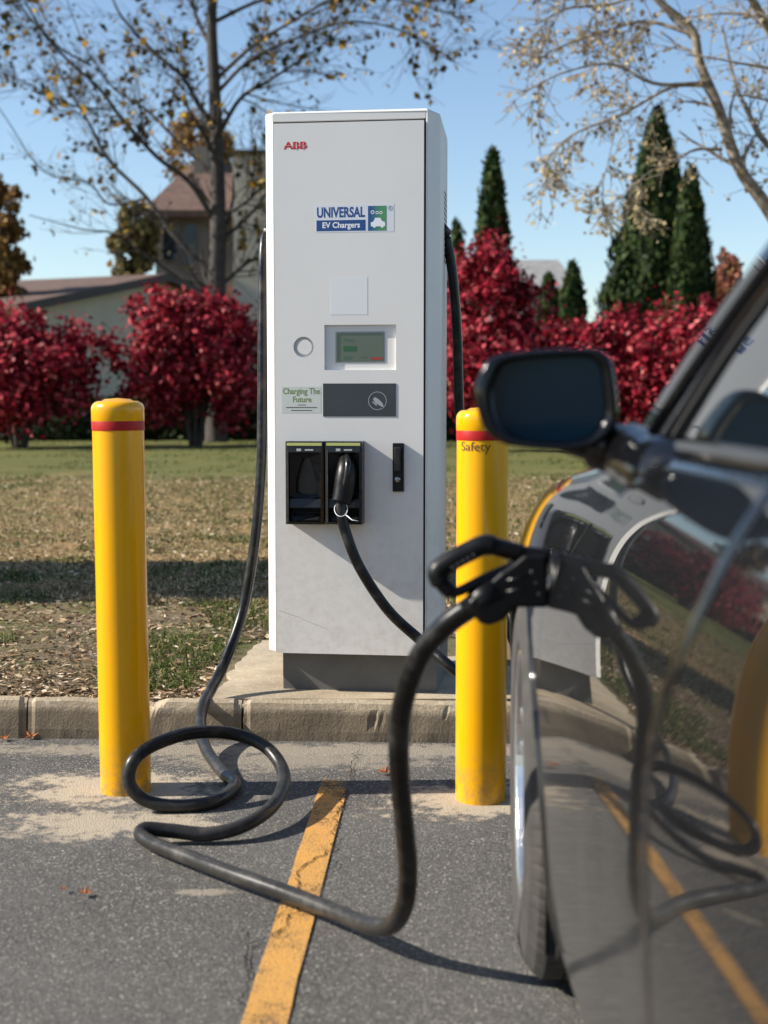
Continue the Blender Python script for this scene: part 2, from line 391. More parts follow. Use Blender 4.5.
blades(26000, 7, 34, .02, .05, 'lawn_grass', GR, .8, 1.2, 'greener grass towards the red bushes', .0032, 1.7, .02)
LT = leafmat('litter', [(0, (.05, .035, .02)), (.35, (.14, .09, .05)), (.6, (.32, .21, .12)), (.85, (.48, .36, .22)), (1, (.66, .56, .42))], .8, .1)
n = 120000; x, y = scatter(n, 4.55, 18, 2.0, .8); keep = ~inpad(x, y) & (y > np.array([cy(a) + .14 for a in x])); x, y = x[keep], y[keep]
z = np.array([gz(a, b_) for a, b_ in zip(x, y)]) + .004 + rng.random(len(x)) * .008
sz = (.006 + .034 * rng.random(len(x)) ** 3) * (1 + y / 14)
V, F = leaves(np.stack([x, y, z], 1), sz, .45, nrm=np.tile([0, 0, 1.6], (len(x), 1)), axis=None)
V[:, 2] = np.repeat(z, 4) + (V[:, 2] - np.repeat(z, 4)) * .4
tag(link('leaf_litter', npmesh('leaf_litter', V, F), LT), 'brown leaf bits and wood chips strewn over the bare soil', 'leaf litter', kind='stuff')

# ---- shrubs and trees
RED = leafmat('red_leaf', [(0, (.035, .004, .007)), (.3, (.14, .006, .014)), (.65, (.34, .016, .035)), (.88, (.50, .06, .08)), (1, (.62, .18, .17))], .45, .18)
BARK = grunge(mat('bark', (.1, .08, .06), .9), (.05, .042, .036), .4, 9)
PALE = grunge(mat('pale_bark', (.3, .27, .22), .9), (.20, .165, .125), .55, 12)
EVG = leafmat('evergreen_leaf', [(0, (.008, .016, .006)), (.45, (.018, .038, .011)), (.85, (.045, .075, .02)), (1, (.09, .10, .03))], .6, .15)
HED = leafmat('hedge_leaf', [(0, (.008, .014, .006)), (.6, (.02, .035, .012)), (1, (.06, .07, .025))], .6, .15)
def bush(px, pyb, D, wpx, ytop, seed, label, nleaf=15000, low=.2):
    random.seed(seed); r0 = np.random.default_rng(seed)
    s = D / FPX; bx = (px - 384) * s; gz0 = KH; zt = H + (HOR - ytop) * s; W = wpx * s / 2; hh = zt - gz0
    root = thing('burning_bush', (bx, D, gz0), label, 'bush', 'red autumn bushes along the lawn')
    b = MB(); k = 9
    for i in range(k):
        a = 2 * PI * i / k + random.random(); sp_ = W * random.uniform(.25, .75)
        tip = Vector((bx + math.cos(a) * sp_, D + math.sin(a) * sp_, gz0 + hh * random.uniform(.55, .85)))
        st = Vector((bx + math.cos(a) * .09, D + math.sin(a) * .09, gz0 - .05))
        mid_ = st.lerp(tip, .45) - Vector((math.cos(a), math.sin(a), 0)) * sp_ * .12
        P_ = catmull([st, mid_, tip], 6); b.tube(P_, [.052 * (1 - .8 * i_ / len(P_)) for i_ in range(len(P_))], 7)
        for _ in range(4):
            q = P_[random.randint(4, len(P_) - 2)]; e = q + Vector((random.gauss(0, .4), random.gauss(0, .4), random.uniform(.2, .8))); b.tube([q, q.lerp(e, .5) + Vector((0, 0, -.05)), e], [.022, .014, .006], 5)
    b.build('trunk', BARK, root, smooth=True)
    nc = 230; d = r0.normal(size=(nc, 3)); d /= np.linalg.norm(d, axis=1)[:, None]
    rad = r0.random(nc) ** .35; cz0 = gz0 + hh * low
    lump = .97 + .16 * np.sin(d[:, 0] * 5 + seed) + .13 * np.sin(d[:, 2] * 7 + seed * 2) + .14 * r0.normal(size=nc)
    Cc = d * rad[:, None] * lump[:, None]
    zc = cz0 + (zt - cz0) * .46
    Cc = np.stack([bx + Cc[:, 0] * W * .93, D + Cc[:, 1] * W * .85, zc + Cc[:, 2] * (zt - cz0) * .50], 1)
    idx = r0.integers(0, nc, nleaf); Cr = .12 + .26 * r0.random(nc)
    Cl = Cc[idx] + r0.normal(size=(nleaf, 3)) * (Cr[idx] * .62)[:, None]
    nr = Cl - np.array([bx, D, zc]); nr /= np.linalg.norm(nr, axis=1)[:, None] + 1e-6
    V, F = leaves(Cl, .085 + .10 * r0.random(nleaf), .66, nrm=nr + np.array([0, 0, .5]))
    link('foliage', npmesh('foliage', V, F), RED, root)
    return root
bush(20, 445, 29, 160, 312, 3, 'dark red rounded bush at the far left edge, cut by the frame')
bush(196, 440, 30, 138, 285, 5, 'round crimson bush on a thick forked trunk just left of the charger', 17000)
bush(492, 440, 27, 118, 245, 8, 'tall red bush between the charger and the car mirror', 17000, .1)
bush(600, 440, 30, 120, 309, 11, 'lower red bush behind the car mirror, left of the next one', 15000, .05)
bush(682, 440, 29, 120, 307, 13, 'low red bush behind the sloping front pillar of the car', 15000, .05)

def evergreen(px, D, wpx, ytop, seed, label, n=15000, m=None, name='arborvitae', x=None, hgt_=None, rad_=None, tipp=.62):
    r0 = np.random.default_rng(seed); s = D / FPX
    bx = (px - 384) * s if x is None else x; zt = H + (HOR - ytop) * s if hgt_ is None else hgt_; W = wpx * s / 2 if rad_ is None else rad_
    root = thing(name, (bx, D, KH), label, 'evergreen tree', 'evergreens behind the red bushes')
    b = MB(); b.tube([(bx, D, KH - .1), (bx, D, KH + zt * .5), (bx, D, zt * .95)], [.14, .09, .02], 8); b.build('trunk', BARK, root, smooth=True)
    def rad(t, a): return W * np.clip((1 - t) ** tipp, 0, 1) * np.clip(.75 + t * 2.5, 0, 1) * (1 + .10 * np.sin(a * 3 + t * 9 + seed) + .09 * np.sin(a * 7 - t * 23 + seed) + .06 * np.sin(a * 2 + t * 47))
    t = 1 - (1 - r0.random(n)) ** .62; a = r0.random(n) * 2 * PI; rr = rad(t, a) * (1 - .30 * r0.random(n) ** 2) + r0.normal(size=n) * .05
    dirs = np.stack([np.cos(a), np.sin(a), np.zeros(n)], 1)
    Cl = np.stack([bx + dirs[:, 0] * rr, D + dirs[:, 1] * rr, KH + .1 + (zt - KH - .1) * t], 1)
    V, F = leaves(Cl, .14 + .18 * r0.random(n), .5, nrm=dirs * 1.5, jitter=.45, axis=dirs * .45 + np.array([0, 0, 1.0]))
    # inner mass so that the crown is dense
    nt_, na = 24, 20; T_, A_ = np.meshgrid(np.linspace(0, .985, nt_), np.arange(na) * 2 * PI / na, indexing='ij')
    rr = rad(T_, A_) * .72; V2 = np.stack([bx + np.cos(A_) * rr, D + np.sin(A_) * rr, KH + .1 + (zt - KH - .1) * T_], -1).reshape(-1, 3)
    i, j = np.meshgrid(np.arange(nt_ - 1), np.arange(na), indexing='ij'); j2 = (j + 1) % na
    F2 = np.stack([i * na + j, i * na + j2, (i + 1) * na + j2, (i + 1) * na + j], -1).reshape(-1, 4)
    V, F = join_np((V, F), (V2, F2)); link('foliage', npmesh('foliage', V, F), m or EVG, root); return root
evergreen(652, 38, 142, 112, 1, 'tallest pointed dark evergreen, right of the grey roof', 24000, tipp=.80)
evergreen(686, 36.5, 74, 170, 2, 'slimmer pointed evergreen grown against the right side of the tallest one', tipp=.7)
evergreen(491, 40, 58, 152, 3, 'slim dark evergreen rising behind the tall red bush by the charger')
evergreen(571, 37, 44, 262, 4, 'small dark evergreen just left of the tallest evergreen', 8000)
evergreen(548, 38, 40, 275, 5, 'smallest dark evergreen, in front of the grey roof', 8000)
evergreen(456, 42, 40, 222, 6, 'half hidden evergreen peeping out beside the right edge of the charger', 7000)
evergreen(0, 7.4, 0, 0, 7, 'broad unseen evergreen added left of the frame to cast a shadow across the lawn', 18000, x=-8.3, hgt_=7.6, rad_=1.12, tipp=.4)  # unseen tree, added out of view to throw the shadow band on the lawn

def hedge(x0, x1, y, h, th, seed, label, n=9000):
    r0 = np.random.default_rng(seed); xm = (x0 + x1) / 2
    root = thing('hedge', (xm, y, KH), label, 'hedge')
    x = x0 + (x1 - x0) * r0.random(n); u = r0.random(n); hh = h * (.86 + .14 * np.sin(x * 1.7 + seed) * np.sin(x * .61 + 2))
    face = r0.random(n) < .65; z = np.where(face, hh * u, hh * (.9 + .12 * r0.random(n))); yy = np.where(face, y - th / 2, y + (u - .5) * th) + r0.normal(size=n) * .1
    V, F = leaves(np.stack([x, yy, KH + z], 1), .12 + .1 * r0.random(n), .6, nrm=np.tile([0, -1, .6], (n, 1)))
    V2 = np.array([[a, b_, c_] for a in (x0, x1) for b_ in (y - th * .42, y + th * .42) for c_ in (KH, KH + h * .75)]); F2 = np.array([[0, 1, 5, 4], [2, 6, 7, 3], [1, 3, 7, 5], [0, 2, 3, 1], [4, 5, 7, 6]])
    V, F = join_np((V, F), (V2, F2)); link('foliage', npmesh('foliage', V, F), HED, root)
hedge(-13, -2.6, 34.5, 1.35, 1.0, 1, 'low dark hedge behind the two red bushes on the left')
hedge(1.2, 10.5, 34.0, 1.5, 1.0, 2, 'low dark hedge behind the red bushes on the right')

def roundtree(px, D, wpx, ytop, ybot, seed, stops, label, n=6000, x=None):
    r0 = np.random.default_rng(seed); random.seed(seed); s = D / FPX; bx = (px - 384) * s if x is None else x; zt = H + (HOR - ytop) * s; zb = H + (HOR - ybot) * s; W = wpx * s / 2
    root = thing('broadleaf_tree', (bx, D, KH), label, 'tree')
    b = MB(); b.tube([(bx, D, KH - .1), (bx + .1, D, zb), (bx, D, zt - .5)], [.22, .15, .04], 8)
    for i in range(14):
        a = random.random() * 6.28; z0 = zb + (zt - zb) * random.uniform(0, .6); e = Vector((bx + math.cos(a) * W * .8, D + math.sin(a) * W * .8, z0 + random.uniform(.5, 2)))
        b.tube([(bx, D, z0), Vector((bx, D, z0)).lerp(e, .5) + Vector((0, 0, -.2)), e], [.08, .05, .015], 6)
    b.build('trunk', BARK, root, smooth=True)
    nc = 90; d = r0.normal(size=(nc, 3)); d /= np.linalg.norm(d, axis=1)[:, None]; d *= (r0.random(nc) ** .4)[:, None]
    Cc = np.array([bx, D, (zt + zb) / 2]) + d * np.array([W, W, (zt - zb) / 2]) * .92
    idx = r0.integers(0, nc, n); Cl = Cc[idx] + r0.normal(size=(n, 3)) * W * .12
    V, F = leaves(Cl, .16 + .14 * r0.random(n), .7); link('foliage', npmesh('foliage', V, F), leafmat('crown_leaf', stops, .6, .3), root)
br = [(0, (.08, .045, .02)), (.5, (.22, .12, .04)), (1, (.40, .25, .08))]
og = [(0, (.05, .05, .02)), (.5, (.15, .13, .05)), (1, (.30, .22, .08))]
roundtree(4, 46, 56, 170, 330, 21, br, 'brown leaved tree at the left edge above the low brown roof')
roundtree(137, 52, 52, 196, 330, 22, og, 'olive brown tree between the low roof and the tall house')
roundtree(205, 66, 74, 102, 260, 23, br, 'rust coloured tree behind the roof of the tall house')
roundtree(722, 44, 44, 250, 360, 24, [(0, (.12, .05, .03)), (.6, (.35, .13, .09)), (1, (.42, .28, .12))], 'orange pink tree right of the tallest evergreens')

class Tree:
    def __init__(s, seed, upb=.25): s.r = random.Random(seed); s.b = MB(); s.tips = []; s.up = upb
    def limb(s, pts, r0, r1, lvl, kids, klen):
        pts = catmull(pts, 5); k = len(pts); n = 10 if r0 > .08 else 6 if r0 > .02 else 4
        s.b.tube(pts, [r0 + (r1 - r0) * (i / (k - 1)) for i in range(k)], n, cap=False)
        s.grow(pts, r0, r1, lvl, kids, klen)
    def grow(s, pts, r0, r1, lvl, kids, klen):
        k = len(pts); rr = s.r
        if lvl <= 1:
            for i in range(1, k): s.tips.append((pts[i], lvl))
        if lvl <= 0: return
        for _ in range(kids):
            t = rr.uniform(.18, 1.0); i = min(k - 2, int(t * (k - 1))); p = pts[i]; d = (pts[i + 1] - pts[i]).normalized()
            side = Vector((rr.gauss(0, 1), rr.gauss(0, 1), rr.gauss(0, .7))); side = (side - d * side.dot(d)).normalized()
            nd = (d * rr.uniform(.5, 1.0) + side * rr.uniform(.5, 1.0) + Vector((0, 0, s.up))).normalized(); ln = klen * rr.uniform(.55, 1.25) * (1.15 - .5 * t)
            q = [p]; cur = nd
            for j in range(4):
                cur = (cur + Vector((rr.gauss(0, .16), rr.gauss(0, .16), rr.gauss(0, .13) + s.up * .15))).normalized(); q.append(q[-1] + cur * ln / 4)
            rs = max(.006, (r0 + (r1 - r0) * t) * rr.uniform(.28, .48)); re = max(.004, rs * .3)
            s.b.tube(q, [rs + (re - rs) * j / 4 for j in range(5)], 5 if rs > .02 else 3, cap=False)
            s.grow(q, rs, re, lvl - 1, max(2, int(kids * .8)), klen * .55)
def Z1(pts, D, dv): return [at(x / 2.743, y / 2.743, D + dv * i) for i, (x, y) in enumerate(pts)]
def Z2(pts, D, dv): return [at(440 + x / 2.341, y / 2.341, D + dv * i) for i, (x, y) in enumerate(pts)]
T = Tree(4, .12); D = 33.0
def LT_(pts, r0, r1, dv, kids=16, kl=1.9, lvl=2): T.limb(Z1(pts, D, dv), r0 * .72, r1 * .7, lvl, kids, kl)
base_ = gnd(215, 441, KH); rt = thing('bare_tree', (at(216, 441, D).x, D, KH), 'tall nearly bare tree with dark trunk and yellow leaves, left of the charger', 'tree')
T.limb([Vector((at(216, 400, D).x, D, KH - .2)), at(216, 380, D), at(217, 300, D), at(218, 200, D), at(215, 100, D), at(212, 10, D), at(222, -90, D), at(214, -160, D)], .27, .05, 2, 12, 2.2)
LT_([(590, 760), (480, 650), (400, 540), (300, 440), (240, 330), (180, 230), (120, 90)], .11, .02, .3)
LT_([(590, 610), (520, 500), (430, 430), (330, 320), (270, 240), (170, 150), (100, 60), (40, -60)], .10, .02, -.35)
LT_([(583, 350), (540, 280), (500, 210), (420, 140), (330, 40), (290, -60)], .10, .03, .2)
LT_([(500, 770), (400, 700), (310, 640), (230, 630), (80, 590)], .06, .015, -.2, 7, 1.6)
LT_([(600, 370), (660, 270), (740, 220), (830, 160), (930, 90)], .09, .02, .2)
LT_([(600, 600), (680, 550), (730, 500), (800, 440)], .07, .02, -.3)
LT_([(600, 790), (680, 720), (740, 690), (820, 600)], .07, .02, .3)
LT_([(580, 130), (540, 50), (510, -60), (480, -180)], .08, .02, .3)
LT_([(585, 480), (480, 380), (400, 300), (310, 240), (230, 120), (170, -40)], .07, .015, .5)
LT_([(590, 220), (700, 120), (800, 60), (960, -30), (1100, -60)], .07, .02, -.3)
LT_([(400, 545), (300, 560), (240, 500), (120, 470), (20, 330), (-60, 210)], .04, .012, .0, 8, 1.5)
LT_([(590, 260), (680, 170), (800, 110), (960, 60), (1120, 90), (1250, 170)], .07, .015, -.3, 18)
LT_([(588, 60), (720, 0), (900, -30), (1100, 0), (1300, 60)], .07, .015, .3, 18)
LT_([(300, 300), (200, 290), (100, 240), (0, 190), (-60, 100)], .04, .012, .2, 14)
LT_([(250, 180), (150, 120), (60, 20), (0, -60)], .04, .012, -.2, 14)
T.b.build('trunk', BARK, rt, smooth=True)
tp = T.r.sample(T.tips, min(len(T.tips), 3000)); Cl = np.array([list(p + Vector((random.gauss(0, .08), random.gauss(0, .08), -.06))) for p, _ in tp])
V, F = leaves(Cl, .08 + .19 * rng.random(len(Cl)) ** 1.5, .7)
YL = leafmat('yellow_leaf', [(0, (.03, .028, .01)), (.55, (.07, .055, .018)), (.8, (.22, .13, .03)), (.93, (.60, .34, .04)), (1, (.70, .50, .10))], .5, .45)
link('leaves', npmesh('leaves', V, F), YL, rt)

T = Tree(9, -.05); D = 17.0
rt = thing('pale_tree', (at(850, 400, D).x, D, KH), 'tree with pale curved trunk and sparse cream leaves leaning in from the right', 'tree')
T.limb([Vector((at(850, 400, D).x, D, KH - .2)), at(843, 400, D), at(812, 290, D), at(768, 209, D), at(739, 167, D), at(718, 107, D), at(700, 64, D), at(692, 30, D), at(658, 0, D), at(620, -50, D)], .10, .035, 2, 8, 1.1)
def RT_(pts, r0, r1, dv, kids=10, kl=1.0): T.limb(Z2(pts, D, dv), r0 * .7, r1 * .8, 2, kids, kl)
RT_([(620, 200), (540, 205), (430, 265), (320, 310), (270, 350), (240, 400)], .035, .008, .15, 12, .9)
RT_([(660, 350), (600, 350), (560, 370), (480, 410), (440, 470)], .03, .007, -.1, 9, .8)
RT_([(610, 195), (500, 195), (400, 150), (290, 170), (200, 215)], .035, .008, -.15, 12, .9)
RT_([(590, 80), (480, 50), (370, 80), (260, 120), (200, 170)], .035, .008, .2, 12, .9)
RT_([(1000, 620), (900, 450), (768, 340), (720, 260), (690, 190), (660, 60)], .08, .015, .15, 10, 1.0)
RT_([(960, 520), (880, 300), (790, 110), (730, 0), (650, -100), (540, -170)], .10, .03, -.2, 10, 1.2)
RT_([(600, -60), (500, -30), (400, 10), (300, 20), (220, 60)], .04, .01, .1, 12, .9)
RT_([(420, 270), (400, 350), (380, 450), (390, 540)], .012, .004, .05, 8, .6)
RT_([(290, 340), (260, 420), (230, 480)], .010, .004, .05, 6, .5)
T.b.build('trunk', PALE, rt, smooth=True)
tp = T.r.sample(T.tips, min(len(T.tips), 2200)); Cl = np.array([list(p + Vector((random.gauss(0, .04), random.gauss(0, .04), -.03))) for p, _ in tp])
V, F = leaves(Cl, .035 + .06 * rng.random(len(Cl)), .75)
link('leaves', npmesh('leaves', V, F), leafmat('cream_leaf', [(0, (.16, .11, .05)), (.5, (.42, .32, .17)), (1, (.66, .55, .33))], .6, .4), rt)

# ---- houses
ROOF = grunge(mat('brown_shingle', (.16, .1, .07), .95), (.095, .055, .04), .3, 2.5)
WALLC = grunge(mat('cream_siding', (.5, .46, .4), .8), (.50, .43, .33), .08, 1.2)
WALLG = grunge(mat('grey_siding', (.4, .38, .34), .85), (.17, .15, .125), .1, 1.2)
GROOF = grunge(mat('grey_shingle', (.2, .2, .2), .95), (.22, .215, .21), .2, 2)
DTRIM = mat('dark_trim', (.05, .04, .035), .7); PANE = mat('window_pane', (.02, .025, .03), .08); WTRIM = mat('white_trim', (.7, .7, .68), .6)
pk = at(158, 274, 50.0); zr = pk.z; g = Vector((.42, .9075, 0)); rdg = Vector((-.9075, .42, 0)); half = 7.5; ez = zr - 1.45
hs = thing('low_house', (pk.x, pk.y, KH), 'low house with a brown shingle roof and cream gable wall, left background', 'house')
base_pk = Vector((pk.x, pk.y, 0))
def hp(a, r_, z): p = base_pk + g * a + rdg * r_; return Vector((p.x, p.y, z))
b = MB(); b.add([hp(-half, 0, KH), hp(half, 0, KH), hp(half, 0, ez), hp(0, 0, zr - .12), hp(-half, 0, ez)], [(0, 1, 2, 3, 4)]); b.add([hp(-half, 0, KH), hp(-half, 16, KH), hp(-half, 16, ez), hp(-half, 0, ez)], [(0, 1, 2, 3)]); b.add([hp(half, 0, KH), hp(half, 16, KH), hp(half, 16, ez), hp(half, 0, ez)], [(3, 2, 1, 0)]); b.add([hp(-half, 16, KH), hp(half, 16, KH), hp(half, 16, ez), hp(0, 16, zr - .12), hp(-half, 16, ez)], [(4, 3, 2, 1, 0)])
b.build('wall', WALLC, hs)
b = MB(); sl_ = (zr - ez) / half; oh = half + .5
for s_ in (-1, 1):
    q = [hp(0, -.5, zr), hp(0, 16.5, zr), hp(s_ * oh, 16.5, zr - sl_ * oh), hp(s_ * oh, -.5, zr - sl_ * oh)]; q2 = [p - Vector((0, 0, .18)) for p in q]
    b.add(q + q2, [(0, 1, 2, 3), (7, 6, 5, 4), (0, 3, 7, 4), (1, 2, 6, 5)[::-1], (3, 2, 6, 7)])
rf = b.build('roof', ROOF, hs)
b = MB()
for s_ in (-1, 1):
    q = [hp(0, -.53, zr + .02), hp(s_ * oh, -.53, zr - sl_ * oh + .02), hp(s_ * oh, -.53, zr - sl_ * oh - .26), hp(0, -.53, zr - .26)]; b.add(q + [p + rdg * .03 for p in q], [(0, 1, 2, 3), (7, 6, 5, 4), (3, 2, 6, 7)])
b.build('fascia', DTRIM, rf)
for a in (5.0, 9.5): p = hp(-2.4, a, zr - 2.4 * sl_); MB().box((p.x - .25, p.y - .2, p.z - .1), (p.x + .25, p.y + .2, p.z + .35)).build('vent', DTRIM, rf)
# tall house
D = 54.0; s = D / FPX
def X_(px): return (px - 384) * s
def Z_(py): return H + (HOR - py) * s
th = thing('tall_house', (X_(200), D, KH), 'two storey house with a steep brown roof and grey siding behind the bare tree', 'house')
MB().box((X_(158), D, KH), (X_(242), D + 9, Z_(214))).build('wall', WALLG, th)
MB().box((X_(238), D - 1.2, KH), (X_(280), D + 6, Z_(165))).build('tower', WALLC, th)
b = MB(); x0, x1 = X_(150), X_(241); zt_, zb_ = Z_(150), Z_(216); y0, ym, y1 = D - .8, D + 4.5, D + 9.8; xr = X_(176)
q = [(x0, y0, zb_), (x1, y0, zb_), (x1, ym, zt_), (xr, ym, zt_), (x0, y1, zb_), (x1, y1, zb_)]
b.add(q + [(a, c_, e - .25) for a, c_, e in q], [(0, 1, 2, 3), (0, 3, 4), (4, 3, 2, 5), (1, 0, 6, 7), (0, 4, 10, 6)]); b.build('roof', ROOF, th)
b = MB(); b.box((X_(236), D - 1.4, Z_(165)), (X_(282), D + 6.2, Z_(161))); b.build('cornice', DTRIM, th)
for (a, c_, e, f) in ((166, 180, 232, 262), (188, 200, 228, 268), (214, 226, 232, 262)):
    o = MB().box((X_(a) - .08, D - .05, Z_(f) - .08), (X_(c_) + .08, D + .02, Z_(e) + .08)).build('window', WALLG, th); MB().box((X_(a), D - .08, Z_(f)), (X_(c_), D - .04, Z_(e))).build('pane', PANE, o)
MB().box((X_(185), D + 3.4, Z_(170)), (X_(199), D + 4.6, Z_(136))).build('chimney', WALLG, th)
D = 70.0; s = D / FPX
gh = thing('grey_house', (X_(545), D, KH), 'distant house showing only its grey roof between the evergreens on the right', 'house')
MB().box((X_(500), D, KH), (X_(574), D + 8, Z_(290))).build('wall', WALLC, gh)
b = MB(); q = [(X_(494), D - .5, Z_(292)), (X_(580), D - .5, Z_(292)), (X_(566), D + 4, Z_(254)), (X_(508), D + 4, Z_(254)), (X_(494), D + 8.5, Z_(292)), (X_(580), D + 8.5, Z_(292))]
b.add(q, [(0, 1, 2, 3), (5, 4, 3, 2), (0, 3, 4), (1, 5, 2), (0, 4, 5, 1)]); b.build('roof', GROOF, gh)

# ================================================================== BOLLARDS
YEL = mat('yellow_plastic', (.85, .42, .0), .34, coat=.2, cr=.1, spec=.4)
ny = tex(YEL, scale=5, detail=7); nyf = tex(YEL, scale=60, detail=5, rough=.7)
cY = mix(YEL, ramp(YEL, ny, [(.3, (0, 0, 0)), (.8, (1, 1, 1))]), (.78, .375, .0), (.72, .33, .001))
cY = mix(YEL, math_(YEL, 'MULTIPLY', ramp(YEL, nyf, [(.63, (0, 0, 0)), (.75, (1, 1, 1))]), .35), cY, (.42, .25, .04)); 
tcy = N(YEL, 'ShaderNodeTexCoord'); spy = N(YEL, 'ShaderNodeSeparateXYZ'); L(YEL, tcy.outputs['Object'], spy.inputs[0])
gz_ = N(YEL, 'ShaderNodeMapRange'); L(YEL, spy.outputs[2], gz_.inputs[0]); gz_.inputs[1].default_value = .16; gz_.inputs[2].default_value = .0
cY = mix(YEL, math_(YEL, 'MULTIPLY', gz_.outputs[0], ramp(YEL, tex(YEL, scale=30, detail=7, rough=.7), [(.4, (0, 0, 0)), (.62, (.8, .8, .8))])), cY, (.22, .16, .08))
cY = mix(YEL, ramp(YEL, tex(YEL, scale=16, detail=8, rough=.75, stretch=(1, 1, .22)), [(.66, (0, 0, 0)), (.74, (.45, .45, .45))]), cY, (.40, .22, .03)); base(YEL, cY)
L(YEL, ramp(YEL, ny, [(.3, (.15,) * 3), (.7, (.3,) * 3)]), P(YEL).inputs['Roughness'])
REDT = mat('red_tape', (.36, .006, .004), .45, spec=.3)
BLACKINK = mat('black_ink', (.10, .06, .012), .6)
def bollard(c, rad, h, label, lean):
    t = thing('bollard', (c.x, c.y, 0), label, 'bollard', 'yellow bollards guarding the charger')
    T_ = lambda p: p
    b = MB(); b.lathe([(rad * 1.0, -.03), (rad, .3), (rad, h - .062)], c, n=64); s_ = b.build('sleeve', YEL, t, smooth=True)
    b = MB(); prof = [(rad + .0005, h - .064), (rad + .0016, h - .062), (rad + .0018, h - .03)]
    for i in range(1, 13):
        a = i / 12 * PI / 2; prof.append(((rad + .0018) - .022 + .022 * math.cos(a) if i < 12 else .9 * rad - .02, h - .03 + .022 * math.sin(a)))
    prof = [p for p in prof if p[0] > 0]; prof += [(rad * .5, h - .003), (.001, h)]
    b.lathe(prof, c, n=64); b.build('cap', YEL, t, smooth=True)
    b = MB(); b.lathe([(rad + .0012, h - .088), (rad + .0014, h - .086), (rad + .0014, h - .062), (rad + .0008, h - .0605)], c, n=64); b.build('red_band', REDT, t, smooth=True)
    t.rotation_euler = lean
    return t
RB = 25.6 * BL.y / FPX
hL = at(118, 398, BL.y).z; hR = at(480, 407, BR.y).z
bollard(BL, RB, hL, 'yellow bollard with a red band left of the charger, cable loop at its foot', (0, R(-.35), 0))
b2 = bollard(BR, RB * .985, hR, 'yellow bollard with a red band and worn black lettering beside the parked car', (0, 0, 0))

# ================================================================== TEXT
def text_mesh(body, bold=0.0, shear=0):
    cu = bpy.data.curves.new('txt', 'FONT'); cu.body = body; cu.size = 1; cu.offset = bold; cu.shear = shear; cu.resolution_u = 4
    o = bpy.data.objects.new('txt', cu); COL.objects.link(o); dg = bpy.context.evaluated_depsgraph_get(); dg.update()
    me = bpy.data.meshes.new_from_object(o.evaluated_get(dg)); V = [v.co.copy() for v in me.vertices]; F = [tuple(p.vertices) for p in me.polygons]
    bpy.data.objects.remove(o); bpy.data.curves.remove(cu); bpy.data.meshes.remove(me); return V, F
def text(name, body, m, parent, u0, u1, z0, z1, fn, bold=0.0):
    V, F = text_mesh(body, bold); xs_ = [v.x for v in V]; ys_ = [v.y for v in V]; ax, bx_, ay, by = min(xs_), max(xs_), min(ys_), max(ys_)
    b = MB(); b.add([fn(u0 + (v.x - ax) / (bx_ - ax) * (u1 - u0), z0 + (v.y - ay) / (by - ay) * (z1 - z0)) for v in V], F)
    return b.build(name, m, parent)
wa, wb = at(462, 449, BR.y - RB), at(491, 440, BR.y - RB); r_ = RB * .985 + .0012
a0 = math.asin(max(-1, (wa.x - BR.x) / r_)); a1 = math.asin(min(1, (wb.x - BR.x) / r_))
text('lettering', 'Safety', BLACKINK, b2, a0, a1, at(470, 454, BR.y - RB).z, at(470, 442, BR.y - RB).z,
     lambda a, z: Vector((BR.x + r_ * math.sin(a), BR.y - r_ * math.cos(a), z)), .0)

# ================================================================== CHARGER
def W3(u, z, d): p = O + U * u + Nn * d; return Vector((p.x, p.y, z))
def pc(px, py, d=0.0):
    r = ray(px, py); c_ = Vector((0, 0, H)); o_ = O + Nn * d; t = (o_ - c_).dot(Nn) / r.dot(Nn); p = c_ + r * t
    return (p - o_).dot(U), p.z
WH = mat('white_powder_coat', (.72, .71, .69), .42, spec=.4)
nw = tex(WH, scale=2.2, detail=8, rough=.65); nwf = tex(WH, scale=30, detail=6, rough=.7)
spw = N(WH, 'ShaderNodeSeparateXYZ'); tcw = N(WH, 'ShaderNodeTexCoord'); L(WH, tcw.outputs['Object'], spw.inputs[0])
dz = N(WH, 'ShaderNodeMapRange'); L(WH, spw.outputs[2], dz.inputs[0]); dz.inputs[1].default_value = 1.0; dz.inputs[2].default_value = .25; dz.inputs[3].default_value = 0; dz.inputs[4].default_value = 1
cW = mix(WH, ramp(WH, nw, [(.3, (0, 0, 0)), (.7, (1, 1, 1))]), (.68, .665, .635), (.73, .715, .685))
dirt = math_(WH, 'MULTIPLY', dz.outputs[0], ramp(WH, nwf, [(.42, (0, 0, 0)), (.72, (.55, .55, .55))]))
base(WH, mix(WH, dirt, cW, (.50, .45, .38))); L(WH, ramp(WH, nwf, [(.3, (.36,) * 3), (.7, (.5,) * 3)]), P(WH).inputs['Roughness'])
PLN = grunge(mat('plinth_grey', (.1, .1, .1), .6), (.115, .115, .11), .18, 8)
BLK = grunge(mat('black_plastic', (.012, .012, .013), .3), (.007, .007, .0075), .2, 20, (.22, .42))
BLKM = grunge(mat('matte_black', (.02, .02, .02), .6), (.005, .005, .0055), .2, 30, (.32, .48)); P(BLKM).inputs['Specular IOR Level'].default_value = .25
RUB = mat('cable_rubber', (.022, .022, .023), .38, spec=.3)
nr = tex(RUB, scale=14, detail=8, rough=.72); nr2 = tex(RUB, scale=4, detail=5)
base(RUB, mix(RUB, math_(RUB, 'MULTIPLY', ramp(RUB, nr, [(.5, (0, 0, 0)), (.72, (1, 1, 1))]), .5), (.005, .005, .0055), (.075, .068, .06)))
tcr = N(RUB, 'ShaderNodeTexCoord'); spr = N(RUB, 'ShaderNodeSeparateXYZ'); L(RUB, tcr.outputs['Object'], spr.inputs[0])
